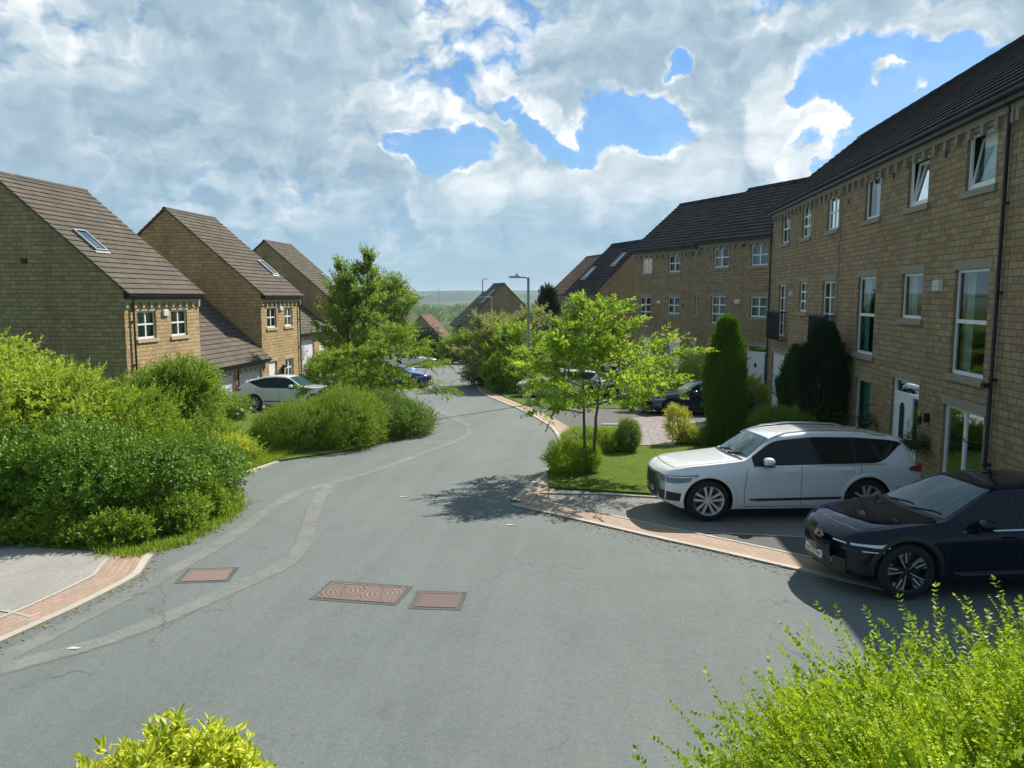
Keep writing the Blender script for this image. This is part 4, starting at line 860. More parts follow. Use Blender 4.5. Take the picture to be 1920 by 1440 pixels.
# ---- things fixed to the near houses
def basket(x, z, s, label):
    r_ = empty('hanging_basket', (8.25-.28, 38.35-x, z), 0, label, 'hanging basket', 'hanging baskets by the arched door')
    b = MB(); b.lathe([(0.0, -s*.75), (s*.55, -s*.6), (s*.9, -s*.25), (s, 0)], 14); b.build('bowl', M['bark'], r_, smooth=60)
    b = MB(); b.tube([(.26, 0, s*2.0), (0, 0, s*2.0)], .012, 6)
    for k in range(3): b.tube([(0, 0, s*2.0), (s*.9*math.cos(k*2.1), s*.9*math.sin(k*2.1), 0)], .006, 5)
    b.build('bracket', M['black'], r_); return r_
bk1 = basket(14.72, .60, .23, 'small dark hanging basket between the ground floor window and the arched door')
bk2 = basket(18.30, .62, .27, 'bushy green hanging basket right of the arched front door')
r_ = empty('wall_lantern', (8.25-.14, 38.35-18.35, 1.15), 0, 'small black wall lantern above the bushy hanging basket', 'lantern')
MB().box(.02, .138, -.04, .04, -.02, .2).tube([(.06, 0, .16), (-.06, 0, .22), (-.08, 0, .14)], .012, 6).build('bracket', M['black'], r_)
MB().lathe([(.0, .16), (.075, .12), (.06, .11), (.045, -.08), (.0, -.1)], 6, c=(-.08, 0, 0)).build('lamp', M['black'], r_)
r_ = empty('wall_lantern', (8.25-.16, 38.35-3.95, .5), 0, 'dark wall lantern beside the white garage door of the balcony house', 'lantern')
MB().box(.02, .158, -.05, .05, -.05, .4).tube([(.1, 0, .3), (-.1, 0, .42), (-.2, 0, .2)], .02, 6).build('bracket', M['black'], r_)
MB().lathe([(.0, .28), (.24, .12), (.2, .1), (.07, -.38), (.0, -.42)], 6, c=(-.2, 0, 0)).build('lamp', M['rail'], r_)
r_ = empty('hose_reel', (8.25-.02, 38.35-21.30, .25), 0, 'pale hose box on the wall at the foot of the black drainpipe', 'hose box')
MB().box(-.26, .018, -.52, -.30, -.10, .14).build('case', M['alarm'], r_); MB().tube([(-.1, -.3, .0), (-.16, -.2, -.1), (-.12, -.1, -.5), (-.1, -.05, -.9)], .018, 7).build('hose', M['black'], r_)
r_ = empty('wall_hook', (8.25-.02, 38.35-21.0, 1.0), 0, 'thin dark plant bracket right of the ground floor window', 'bracket')
MB().tube([(0, 0, .1), (-.3, 0, .12), (-.34, 0, .2)], .014, 6).tube([(0, 0, -.1), (-.18, 0, .1)], .01, 6).build('arm', M['black'], r_)
# ---- street lamps
def lamp(label, x, y, h, arm=-1, solar=False, r0=.085):
    z = gz(x, y); r_ = empty('street_lamp', (x, y, z), 0, label, 'street lamp', 'grey street lamps along the road')
    b = MB(); b.lathe([(r0*1.25, 0), (r0*1.25, 1.1), (r0*.72, 1.16), (r0*.6, h)], 12); b.build('pole', M['galv'], r_, smooth=40)
    b = MB(); b.tube([(0, 0, h-.04), (arm*.12, 0, h), (arm*.45, 0, h+.02)], r0*.42, 8); b.build('arm', M['galv'], r_, smooth=50)
    b = MB(); b.add([(arm*.36, -.09, h-.03), (arm*.36, .09, h-.03), (arm*.95, .12, h-.01), (arm*.95, -.12, h-.01), (arm*.40, -.06, h+.07), (arm*.40, .06, h+.07), (arm*.9, .08, h+.06), (arm*.9, -.08, h+.06)], [(0,3,2,1),(4,5,6,7),(0,1,5,4),(1,2,6,5),(2,3,7,6),(3,0,4,7)])
    hd = b.build('lamp_head', M['galv'], r_)
    MB().box(arm*.45, arm*.88, -.07, .07, h-.045, h-.026).build('lens', M['glass_lamp'], hd)
    if solar: MB().lathe([(.0, .18), (.05, .17), (.06, .1), (.03, .06)], 10, c=(arm*.55, 0, h)).build('sensor', M['galv'], hd)
    return r_
M['galv'] = mat('galvanised_steel', (.36,.40,.41), .5, .6)[0]
lx, ly = G(990, 760); lamp('nearest grey street lamp, standing in the grass behind the bright tree', lx, ly, 6.15, -1, True, .10)
lx, ly = D(922, 54); lamp('slim grey street lamp in front of the broad far gable', lx, ly, 5.95, -1, False, .09)
lx, ly = D(905, 118); lamp('farthest street lamp, rising above the far gabled roof', lx, ly, 11.4, 1, False, .13)
def mast(label, px, dep, h, lat=True):
    x, y = D(px, dep); z = gz(x, y); b = MB(); w = h*.06
    for sx, sy in ((-1,-1),(1,-1),(1,1),(-1,1)): b.tube([(sx*w, sy*w, 0), (sx*w*.15, sy*w*.15, h)], h*.006, 4)
    for k in range(1, 6): 
        f = k/6; ww = w*(1-.85*f); b.tube([(-ww, -ww, h*f), (ww, -ww, h*f)], h*.005, 4).tube([(-ww, -ww, h*f), (ww, -ww, h*(f-.12))], h*.004, 4)
    if lat:
        for f in (.72, .86): b.tube([(-h*.14, 0, h*f), (h*.14, 0, h*f)], h*.006, 4)
    o = b.build('pylon', M['galv']); o.location = (x, y, z); tag(o, label, 'pylon')
mast('tiny lattice pylon on the blue skyline above the woods', 823, 1300, 30)
mast('thin mast on the green hill right of the nearest street lamp pole', 984, 700, 18, False)
# ============================================================ PLANTS
def norm(a): return a/np.maximum(np.linalg.norm(a, axis=-1, keepdims=True), 1e-9)
def basis(d):
    up = np.where(np.abs(d[:, 2:3]) > .95, np.array([[1., 0, 0]]), np.array([[0, 0, 1.]]))
    a = norm(np.cross(d, up)); b = np.cross(d, a); return a, b
def sprig(n, leaf, wid, stem=1.0, spread=.9, opp=False, flat=False, droop=0.0, tip=True, seed=0):
    """leaves along a unit stem (+z): base points, directions, side vectors, lengths"""
    r_ = np.random.default_rng(seed); B, Dn, Sd, Ln = [], [], [], []
    for i in range(n):
        f = (i+.6)/n; ph = i*2.4 if not flat else (i % 2)*math.pi + r_.normal(0, .25)
        phs = [ph, ph+math.pi] if opp else [ph]
        for p in phs:
            out = np.array([math.cos(p), math.sin(p)*(1 if not flat else .35), 0]); el_ = spread*r_.uniform(.7, 1.2)*(1-.35*f)
            d = out*math.sin(el_) + np.array([0, 0, 1])*math.cos(el_); d = d/np.linalg.norm(d)
            s_ = np.cross(d, out if abs(d @ out) < .9 else np.array([0, 0, 1.])); s_ /= np.linalg.norm(s_); s_ = s_ + r_.normal(0, .35, 3); s_ /= np.linalg.norm(s_)
            B.append([0, 0, stem*f]); Dn.append(d); Sd.append(s_); Ln.append(leaf*r_.uniform(.7, 1.2)*(1-.25*f))
    if tip: B.append([0, 0, stem]); Dn.append([0, 0, 1.]); Sd.append([1., 0, 0]); Ln.append(leaf*.6)
    return np.array(B), np.array(Dn, float), np.array(Sd), np.array(Ln), wid
class Foliage:
    def __init__(s): s.V = []; s.nq = 0
    def put(s, P, Dr, sc, sp_, roll=None):
        B, Dn, Sd, Ln, wid = sp_; n = len(P); k = len(B)
        Dr = norm(Dr); a, b = basis(Dr); ro = RNG.uniform(0, 6.28, n) if roll is None else roll
        ca, sa = np.cos(ro)[:, None], np.sin(ro)[:, None]; a, b = a*ca + b*sa, b*ca - a*sa
        Rm = np.stack([a, b, Dr], 2); sc = np.broadcast_to(sc, (n,))
        base = np.einsum('nij,kj->nki', Rm, B)*sc[:, None, None] + P[:, None, :]
        d = np.einsum('nij,kj->nki', Rm, Dn); sd_ = np.einsum('nij,kj->nki', Rm, Sd)
        d = norm(d + RNG.normal(0, .16, d.shape)); L = (Ln[None, :]*sc[:, None]*RNG.uniform(.75, 1.2, (n, k)))[:, :, None]
        nr = norm(np.cross(d, sd_)); w = L*wid*.5
        v0 = base; v1 = base + d*L*.45 + sd_*w; v2 = base + d*L - nr*L*.14; v3 = base + d*L*.45 - sd_*w
        s.V.append(np.stack([v0, v1, v2, v3], 2).reshape(-1, 3)); return s
    def build(s, name, m, parent=None, keep=None, clip_ground=True, uv=False):
        V = np.concatenate(s.V).reshape(-1, 4, 3)
        if clip_ground:
            c = V.mean(1); g = np.array([gz(x, y) for x, y in c[:, :2]]) if len(c) < 400000 else 0; V = V[c[:, 2] > g + .01]
        V = V.reshape(-1, 3); n = len(V)//4; me = bpy.data.meshes.new(name)
        me.vertices.add(len(V)); me.vertices.foreach_set('co', V.astype(np.float32).ravel())
        me.loops.add(n*4); me.loops.foreach_set('vertex_index', np.arange(n*4, dtype=np.int32))
        me.polygons.add(n); me.polygons.foreach_set('loop_start', np.arange(0, n*4, 4, dtype=np.int32)); me.polygons.foreach_set('loop_total', np.full(n, 4, np.int32))
        if uv:
            u = me.uv_layers.new(name='UVMap'); u.data.foreach_set('uv', np.tile(np.array([.5, 0, 1, .5, .5, 1, 0, .5], np.float32), n))
        me.materials.append(m); me.update(calc_edges=True); me.validate()
        o = bpy.data.objects.new(name, me); COL.objects.link(o)
        if parent: o.parent = parent
        global LEAFN; LEAFN = globals().get('LEAFN', 0) + n
        return o
def shell(lobes, n, rmin=.72, up=.35, jit=.35, flat=0.0, inward=.0):
    """points and directions through the outer part of a set of ellipsoid lobes"""
    L = np.array(lobes, float); area = (L[:, 3]*L[:, 4] + L[:, 3]*L[:, 5] + L[:, 4]*L[:, 5]); idx = RNG.choice(len(L), n*3, p=area/area.sum())
    d = norm(RNG.normal(size=(n*3, 3))); r_ = RNG.uniform(rmin, 1.0, n*3)**.6
    # uneven outline
    ph = RNG.uniform(0, 6, 6); bumpy = 1 + .10*np.sin(d[:, 0]*5+ph[0]+idx) + .09*np.sin(d[:, 1]*6+ph[1]) + .07*np.sin(d[:, 2]*7+ph[2]+d[:, 0]*4)
    P = L[idx, :3] + d*L[idx, 3:6]*(r_*bumpy)[:, None]
    keep = np.ones(len(P), bool)
    for i, l in enumerate(L):       # drop points deep inside another lobe
        q = np.linalg.norm((P - l[:3])/l[3:6], axis=1); keep &= ~((q < rmin*.9) & (idx != i))
    P, d, rr = P[keep][:n], d[keep][:n], r_[keep][:n]
    nd = norm(d/L[idx, 3:6][keep][:n]*L[idx, 3:6][keep][:n].mean(1, keepdims=True))
    Dr = norm(nd*(1-up) + np.array([0, 0, up]) + RNG.normal(0, jit, nd.shape)); Dr[:, 2] *= (1-flat)
    return P, Dr
def stems(base, lobes, n, r0=.03, m=None, parent=None, name='stems'):
    b = MB(); L = np.array(lobes, float)
    for i in range(n):
        l = L[RNG.integers(len(L))]; d = norm(RNG.normal(size=3)); d[2] = abs(d[2])*.8; e = l[:3] + d*l[3:6]*.85; s_ = np.array([base[0] + RNG.normal(0, .15)+ (l[0]-base[0])*.4, base[1] + RNG.normal(0, .15)+ (l[1]-base[1])*.4, 0]); s_[2] = gz(s_[0], s_[1]) - .02
        mid = (s_ + e)/2 + RNG.normal(0, .08, 3) + np.array([0, 0, .1]); b.tube([s_, mid, e], [r0, r0*.65, r0*.25], 5, cap=False)
    return b.build(name, m or M['bark'], parent)
SP = dict(broad=[sprig(11, .30, .56, spread=1.15, seed=i) for i in range(3)], small=[sprig(15, .27, .50, spread=1.0, seed=i+5) for i in range(3)],
          willow=[sprig(14, .36, .32, spread=.75, seed=i+9) for i in range(3)], needle=[sprig(20, .34, .24, spread=.6, flat=True, seed=i+12) for i in range(3)],
          cherry=[sprig(10, .36, .46, spread=1.25, seed=i+15, flat=True) for i in range(3)], lon=[sprig(22, .078, .66, spread=1.2, opp=True, flat=True, seed=i+20) for i in range(4)],
          fine=[sprig(16, .24, .46, spread=.95, seed=i+25) for i in range(3)])
def add(F, kind, P, Dr, sc, var=.3):
    n = len(P); w = RNG.integers(0, 3, n); s_ = sc*RNG.uniform(1-var, 1+var, n)
    for k in range(3):
        q = w == k
        if q.any(): F.put(P[q], Dr[q], s_[q], SP[kind][k])
DENS = 1.45
def shrub(label, base, lobes, n, kind, m, sc, cat='shrub', name='shrub', up=.35, jit=.4, group=None, nst=8, inner=.25, extra=None, st=.025, rmin=.66, flat=0.0, sway=None):
    x, y = base; z = gz(x, y); root = empty(name, (0, 0, 0), 0, label, cat, group)
    sh_ = sc*.75; lb = [(x+a, y+b, z+c, max(ra-sh_, ra*.55), max(rb-sh_, rb*.55), max(rc-sh_, rc*.6)) for a, b, c, ra, rb, rc in lobes]; n = int(n*DENS)
    F = Foliage(); P, Dr = shell(lb, int(n*.78), rmin, up, jit, flat)
    if sway is not None: Dr = norm(Dr + np.array(sway))
    add(F, kind, P, Dr, sc)
    P, Dr = shell(lb, int(n*inner), .25, up, .6); add(F, kind, P, Dr, sc*1.15)
    F.build('foliage', m, root)
    if nst: stems((x, y), lb, nst, st, parent=root)
    if extra:
        for nm, mm, cnt, size, reg in extra:
            P, Dr = shell(lb if reg is None else [(x+a, y+b, z+c, ra, rb, rc) for a, b, c, ra, rb, rc in reg], cnt, .93, .3, .3); Fl = Foliage()
            Fl.put(P, Dr, size*RNG.uniform(.7, 1.3, len(P)), sprig(6, .55, .7, stem=.5, spread=1.2, seed=3)); Fl.build(nm, mm, root)
    # put the root at its base on the ground, keep children in place
    root.location = (x, y, z)
    for ch in root.children: ch.location = (-x, -y, -z)
    return root
# ---- trees: leader(s), limbs, twigs, then sprays of leaves along the twigs
def curve(p, d, L, n, bend, sag=0.0, rs=random):
    pts = [np.array(p, float)]; d = np.array(d, float)
    for i in range(n):
        d = d + np.array([rs.gauss(0, bend), rs.gauss(0, bend), rs.gauss(0, bend*.6) - sag]); d /= np.linalg.norm(d); pts.append(pts[-1] + d*L/n)
    return pts
def tree(label, base, h, crown, kind, m, sc, nlimb, cat='tree', name='tree', r0=.07, leaders=1, split=.0, elev=(.5, .9), sag=.0, twigs=6, per=5, group=None, seed=1, bias=(0, 0), bot=.25, lean=(0, 0), twl=.35, bend=.06, fork=.3, jit=.5, up=.2, fill=0):
    """crown(f) gives the reach at height fraction f"""
    rs = random.Random(seed); x, y = base; z = gz(x, y); root = empty(name, (0, 0, 0), 0, label, cat, group); W_ = MB(); A, Ad = [], []
    for li in range(leaders):
        a = li*2*math.pi/leaders + rs.uniform(-.3, .3) + .6; sx = split*math.cos(a); sy = split*math.sin(a)
        H_ = h*(1 if li == 0 else rs.uniform(.78, .92)); pts = []; n = 14
        for i in range(n+1):
            f = i/n; s_ = min(1, f/fork)**1.3; pts.append(np.array([x + sx*(s_*.5+f*.8) + lean[0]*f + rs.gauss(0, .015*h*.25) + (.0 if li == 0 else sx*.1), y + sy*(s_*.5+f*.8) + lean[1]*f + rs.gauss(0, .015*h*.25), z - .05 + f*H_]))
        W_.tube(pts, [r0*(1-.85*(i/n)**.8)*(1 if leaders == 1 else .78) for i in range(n+1)], 8)
        for k in range(nlimb//leaders):
            f = bot + (1-bot)*((k+.5)/(nlimb//leaders))**.95; f = min(.985, f + rs.uniform(-.02, .02)); i = min(n-1, int(f*n)); p = pts[i] + (pts[i+1]-pts[i])*(f*n-i)
            az_ = k*2.4 + li*1.3 + rs.uniform(-.4, .4); reach = crown(f)*rs.uniform(.75, 1.12); reach *= 1 + bias[0]*math.cos(az_) + bias[1]*math.sin(az_)
            e_ = elev[0] + (elev[1]-elev[0])*f + rs.uniform(-.12, .12); d = np.array([math.cos(az_)*math.cos(e_), math.sin(az_)*math.cos(e_), math.sin(e_)])
            L = reach/max(.35, math.cos(e_)); q = curve(p, d, L, 6, bend, sag, rs); rr = max(.006, r0*.45*(1-f*.75)*min(1, L/1.2))
            W_.tube(q, [rr*(1-.85*j/6) for j in range(7)], 6, cap=False)
            for t_ in range(twigs + int(L*1.5)):
                g = rs.uniform(.18, 1.0); j = min(5, int(g*6)); pp = q[j] + (q[j+1]-q[j])*(g*6-j); dd = q[j+1]-q[j]; dd = dd/np.linalg.norm(dd)
                sd_ = np.cross(dd, [0, 0, 1.]); sd_ /= max(1e-6, np.linalg.norm(sd_)); sg = 1 if t_ % 2 else -1
                td = dd*.75 + sd_*sg*rs.uniform(.5, 1.0) + np.array([0, 0, rs.uniform(-.25, .45)+up*.5]); tl = twl*L*(1.15-g)*rs.uniform(.6, 1.2) + .18
                tq = curve(pp, td/np.linalg.norm(td), tl, 3, bend*1.6, sag*1.4, rs)
                W_.tube(tq, [max(.003, rr*.3), max(.003, rr*.22), .003, .002], 4, cap=False)
                for s_ in range(per):
                    g2 = (s_+.7)/per; jj = min(2, int(g2*3)); A.append(tq[jj] + (tq[jj+1]-tq[jj])*(g2*3-jj)); v = (tq[jj+1]-tq[jj]); Ad.append(v/np.linalg.norm(v) + np.array([rs.gauss(0, jit), rs.gauss(0, jit), rs.gauss(0, jit*.5)+up-sag*3]))
            for s_ in range(2): A.append(q[-1]); Ad.append(q[-1]-q[-2] + np.array([rs.gauss(0, .1) for _ in range(3)]))
        for s_ in range(10): g = rs.uniform(.8, 1); i = min(n-1, int(g*n)); A.append(pts[i]); Ad.append(np.array([rs.gauss(0, .5), rs.gauss(0, .5), .9]))
    F = Foliage(); add(F, kind, np.array(A), np.array(Ad), sc); W_.build('trunk', M['bark'], root, smooth=60); F.build('crown', m, root)
    root.location = (x, y, z)
    for ch in root.children: ch.location = (-x, -y, -z)
    return root

# ---- the great mass of shrubs on the left bed
GL_ = 'shrubs in the left planting bed'
shrub('tall pale feathery shrub filling the left edge, its top against the olive gable', (-12.6, 15.2), [(-1.5,.3,2.0,1.9,1.8,1.9), (.3,.2,1.7,1.6,1.7,1.35), (-3.2,-1.0,1.6,1.8,1.8,2.1), (1.6,.4,1.1,1.2,1.5,1.2), (-1.2,-1.3,1.0,2.0,1.3,1.3)], 4300, 'willow', M['lf_pale'], .34, up=.25, nst=26, group=GL_, st=.035, flat=.2, sway=(.25, -.1, 0), extra=[('blossom', M['petal_y'], 26, .16, [(-.2,-1.6,1.7,1.9,.6,.5)])])
shrub('arching light green shrub beside the tall pale one, thin shoots reaching right', (-11.0, 16.4), [(0,0,1.2,1.4,1.5,1.25), (1.0,-.3,.75,1.0,1.3,.95), (-.9,-.5,1.5,1.2,1.3,1.2)], 2500, 'willow', M['lf_mid'], .30, up=.3, nst=18, group=GL_, st=.03, sway=(.35, 0, .05))
shrub('glossy dark laurel at the front of the left bed, spilling to the brick strip', (-9.4, 13.5), [(-.3,-.2,.75,1.5,1.35,1.05), (.85,.6,.65,1.25,1.3,.95), (-1.8,-.3,.8,1.4,1.3,1.1), (1.0,1.6,.6,1.05,1.2,.85), (-.9,.5,1.1,1.4,1.2,.9)], 4300, 'broad', M['lf_dark'], .27, up=.25, nst=10, group=GL_)
shrub('dark blue green shrub at the extreme left front of the bed', (-12.6, 12.9), [(0,0,.8,1.7,1.2,1.2), (-2.4,.2,.9,1.6,1.3,1.3)], 2100, 'broad', M['lf_dark'], .25, nst=6, group=GL_)
shrub('low broad leaved plants along the foot of the laurel', (-9.0, 12.3), [(-2.0,-.1,.12,.9,.35,.32), (-.6,-.1,.12,.9,.32,.30), (.7,.0,.16,.7,.35,.34), (1.35,.9,.2,.55,.6,.45), (1.3,1.9,.2,.5,.6,.45), (1.0,2.8,.2,.5,.5,.4), (-1.3,-.25,.1,.9,.3,.26), (.1,-.2,.1,.9,.3,.26)], 2300, 'broad', M['lf_mid'], .24, nst=0, group=GL_, up=.6)
shrub('twiggy small tree-like shrub between the pale shrubs and the white garage', (-12.2, 21.8), [(-.4,0,1.5,1.5,1.5,1.35), (-1.6,.5,1.1,1.3,1.3,1.2), (.8,-.9,.5,1.2,1.3,.85), (-.2,.2,2.2,1.0,1.0,.7), (1.9,-1.4,.15,1.0,1.0,.5)], 3300, 'small', M['lf_mid'], .34, nst=22, group=GL_, st=.035)
shrub('small yellow variegated shrub on the grass verge', G(438, 868), [(0,0,.35,.75,.55,.42), (-.6,.3,.4,.5,.5,.4)], 420, 'small', M['lf_yel'], .22, nst=4, group=GL_)
bx, by = G(560, 857)
shrub('broad clipped olive hedge bush at the road edge below the coupe', (bx-.5, by+1.9), [(-.1,0,.6,1.5,1.4,.95), (1.3,.4,.6,1.3,1.5,1.0), (-1.0,.2,.4,.9,1.2,.7), (.9,.9,.95,1.3,1.2,.85)], 6500, 'fine', M['lf_olive'], .20, up=.45, jit=.35, nst=6, group=GL_)
bx, by = G(740, 826)
shrub('dark green bush at the right end of the hedge row by the road', (bx-.6, by+.9), [(0,0,.65,1.3,1.4,1.05), (-1.3,-.3,.75,1.1,1.2,1.1), (.9,.5,.45,.8,1.0,.8)], 4600, 'fine', M['lf_dark'], .22, up=.4, nst=6, group=GL_)
shrub('white flowered shrub in front of the first double garage', (-16.4, 30.0), [(0,0,.6,1.0,1.0,.9), (1.1,.2,.5,1.0,1.0,.7), (-1.2,0,.8,1.0,1.0,1.1)], 1500, 'small', M['lf_mid'], .34, nst=12, group=GL_, extra=[('blossom', M['petal'], 240, .16, None)])
shrub('white flowered shrub beneath the small forked tree, against the second garage', (-13.9, 38.5), [(0,0,1.3,1.5,1.2,1.5), (1.8,.4,.9,1.2,1.1,1.2)], 1400, 'small', M['lf_mid'], .4, nst=8, group=GL_, extra=[('blossom', M['petal'], 150, .17, None)])
shrub('shady garden shrubs at the foot of the great gable', (-16.8, 21.5), [(0,0,1.2,2.2,2.4,1.7), (-3.5,-1,1.6,2.4,2.2,2.2), (1.5,4.5,.9,1.8,2.0,1.5)], 2600, 'broad', M['lf_mid'], .42, nst=10, group=GL_)
bxa, bya = D(706, 29.5)
tree('small forked tree with light drooping leaves over the dark bush', (bxa, bya), 3.75, lambda f: 2.15*math.sin(math.pi*min(1, .22+.8*f))**.7, 'willow', M['lf_mid'], .40, 26, r0=.085, leaders=2, split=.75, elev=(.10, .75), sag=.10, twigs=7, per=5, bot=.38, seed=4, group='street trees', fork=.35)
bxa, bya = D(660, 46)
tree('tall pointed tree with bare upright tips beside the left houses', (bxa, bya), 8.1, lambda f: 2.35*max(0,1-f*1.15)**.8*min(1, .5+f*2.2)+.16, 'broad', M['lf_dark2'] if 'lf_dark2' in M else M['lf_mid'], .62, 54, r0=.16, leaders=3, split=.8, elev=(.55, 1.15), twigs=6, per=5, bot=.12, seed=9, group='street trees', up=.4)
bxa, bya = D(730, 66)
tree('round green tree just right of the tall pointed tree', (bxa, bya), 6.6, lambda f: 2.3*math.sin(math.pi*min(1, .12+.82*f))**.6, 'broad', M['lf_mid'], .85, 34, r0=.16, elev=(.3, 1.0), twigs=6, per=5, bot=.2, seed=12, group='street trees')
# ---- right-hand side
tree('bright young tree with layered branches standing in the front lawn', G(1105, 890), 4.25, lambda f: 2.05*math.sin(math.pi*min(1, max(.05, 1.02-.92*(f))))**.8*(1.0 if f < .68 else .5), 'cherry', M['lf_tree'], .35, 36, r0=.075, leaders=2, split=.22, elev=(.02, .7), sag=.035, twigs=6, per=6, bot=.40, seed=21, group='street trees', fork=.15, twl=.42, up=.08, bias=(.10, 0))
bxa, bya = D(938, 43)
tree('bright young tree farther down the same verge, behind the first', (bxa+.3, bya+3.5), 3.6, lambda f: 1.5*math.sin(math.pi*min(1, .15+.85*f))**.7, 'cherry', M['lf_tree'], .42, 30, r0=.08, leaders=2, split=.3, elev=(.1, .9), twigs=6, per=5, bot=.2, seed=31, group='street trees')
tree('grey green feathery tree in front of the far gabled house', D(952, 50), 3.5, lambda f: 2.5*math.sin(math.pi*min(1, .2+.78*f))**.6, 'willow', M['lf_willow'], .62, 40, r0=.11, leaders=2, split=.6, elev=(.15, 1.0), sag=.04, twigs=7, per=6, bot=.15, seed=41, group='street trees')
GRR = 'bushes along the right verge'
shrub('dark dense bush at the bend of the road, below the feathery tree', D(905, 50.5), [(0,0,.9,1.5,1.3,1.25), (1.7,.2,1.0,1.4,1.3,1.35), (3.2,0,.9,1.3,1.3,1.2), (.8,.8,1.4,1.5,1.2,1.0)], 2300, 'broad', M['lf_dark'], .42, nst=5, group=GRR)
shrub('bright green shrub leaning over the grass in front of the dark bend bush', D(935, 44.5), [(0,0,1.1,1.2,1.0,1.1), (1.3,-.4,.9,1.2,1.0,.9)], 1100, 'cherry', M['lf_tree'], .42, nst=8, group=GRR)
bx, by = G(1066, 895)
shrub('nearest rounded bush at the lawn corner, left of the young tree trunk', (bx, by+.55), [(0,0,.38,.78,.6,.52), (.35,.1,.42,.5,.5,.45)], 3300, 'fine', M['lf_lime'], .115, up=.45, nst=4, group=GRR, name='round_bush', cat='bush')
bx, by = G(1105, 852)
shrub('low lime green bush behind the young tree trunk', (bx, by+.5), [(0,0,.35,.95,.6,.48), (.6,.2,.35,.6,.5,.42)], 3000, 'fine', M['lf_lime'], .12, up=.45, nst=4, group=GRR, name='round_bush', cat='bush')
bx, by = G(1178, 852)
shrub('darker egg shaped bush beside the gravel', (bx, by+.35), [(0,0,.50,.42,.42,.60)], 1800, 'fine', M['lf_mid'], .12, up=.5, nst=3, group=GRR, name='round_bush', cat='bush')
bx, by = G(1272, 838)
shrub('yellow variegated shrub between the gravel and the columnar conifer', (bx, by+.5), [(0,0,.62,.48,.42,.72), (.35,0,.35,.4,.4,.35), (-.2,0,1.0,.25,.25,.35)], 620, 'broad', M['lf_yel'], .17, nst=8, group=GRR, up=.4)
shrub('low shaded blue green shrub at the foot of the conifer', (bx+.85, by+.35), [(0,0,.25,.75,.45,.36), (1.3,.4,.35,.9,.6,.45)], 1100, 'fine', M['lf_mid'], .19, nst=3, group=GRR)
shrub('spreading green shrub in front of the dark conifers, above the white estate roof', (6.0, 25.8), [(0,0,.55,1.2,.9,.7), (1.4,.8,.7,1.0,.9,.8), (-1.2,-.3,.4,.8,.6,.5)], 1700, 'small', M['lf_mid'], .25, nst=6, group=GRR)
M['lf_cond2'] = leaf('deep_green_conifer_leaf', [(0,(.02,.06,.014)),(.5,(.035,.09,.018)),(1,(.06,.13,.025))], False, .12)  # deep green leaf colour for one conifer and the bushier basket
def conifer(label, x, y, h, r_, m, n, sc=.3, group='conifers in front of the terrace', top=.10):
    z = gz(x, y); n = int(n*1.8); root = empty('conifer', (0, 0, 0), 0, label, 'conifer', group); f = RNG.uniform(0, 1, n)**.8; a = RNG.uniform(0, 6.28, n)
    rad = r_*np.minimum(1, .72+f*1.1)*np.where(f < .55, 1, 1-((f-.55)/.45)**1.6*(1-top))*(1 + .12*np.sin(a*3+f*9) + .10*np.sin(a*5-f*14))*RNG.uniform(.62, 1.0, n)**.5
    P = np.stack([x + rad*np.cos(a), y + rad*np.sin(a), z + .05 + f*(h-.3)], 1); Dr = np.stack([np.cos(a)*.45, np.sin(a)*.45, np.full(n, 1.0)], 1) + RNG.normal(0, .22, (n, 3))
    F = Foliage(); add(F, 'needle', P, Dr, sc); MB().tube([(x, y, z-.05), (x, y, z+h*.8)], [.09, .02], 8).build('trunk', M['bark'], root); F.build('crown', m, root)
    root.location = (x, y, z)
    for ch in root.children: ch.location = (-x, -y, -z)
    return root
conifer('bright green columnar conifer between the driveways', 4.02, 24.6, 4.15, .54, M['lf_con'], 2400, .27)
conifer('darkest conifer standing against the wall of the balcony house', *D(1549, 25.4), 4.0, .66, M['lf_cond'], 2400, .28)
conifer('dark green conifer just left of the darkest one', *D(1502, 26.6), 3.2, .54, M['lf_cond2'] if 'lf_cond2' in M else M['lf_con'], 1500, .27)
x_, y_ = D(1026, 58); conifer('narrow dark conifer behind the crown of the bright young tree', x_, y_, 6.6, .9, M['lf_cond'], 900, .6, group='conifers farther back')
x_, y_ = D(797, 96); shrub('dark bluish evergreen bush at the far bend, in front of the tiny houses', (x_, y_), [(0,0,1.8,1.9,1.8,2.3), (1.2,0,1.2,1.5,1.5,1.6), (-1.6,0,1.0,1.8,1.5,1.6)], 1000, 'broad', M['lf_cond'], .9, nst=3, group='far hedges')
x_, y_ = D(826, 99); shrub('sunny yellow green bush beneath the tiny red roofed house', (x_, y_), [(0,0,1.0,1.8,1.2,1.3), (1.9,0,.8,1.4,1.2,1.1)], 600, 'broad', M['lf_lime'], .8, nst=3, group='far hedges')
x_, y_ = D(845, 97.5); shrub('clipped dark hedge closing the far end of the street', (x_, y_), [(-.5,0,.7,2.2,1.0,1.1), (2.0,0,.8,2.0,1.0,1.3), (4.5,0,.9,2.2,1.0,1.5)], 1300, 'broad', M['lf_dark'], .75, nst=3, group='far hedges', name='hedge', cat='hedge')
x_, y_ = D(872, 84); shrub('rounded bushy green shrub left of the feathery tree, by the far gabled house', (x_, y_), [(0,0,1.6,2.0,1.5,2.0), (-1.9,.5,1.2,1.5,1.5,1.6), (2.2,0,1.8,1.8,1.5,2.2)], 1300, 'broad', M['lf_mid'], .8, nst=4, group='far hedges')
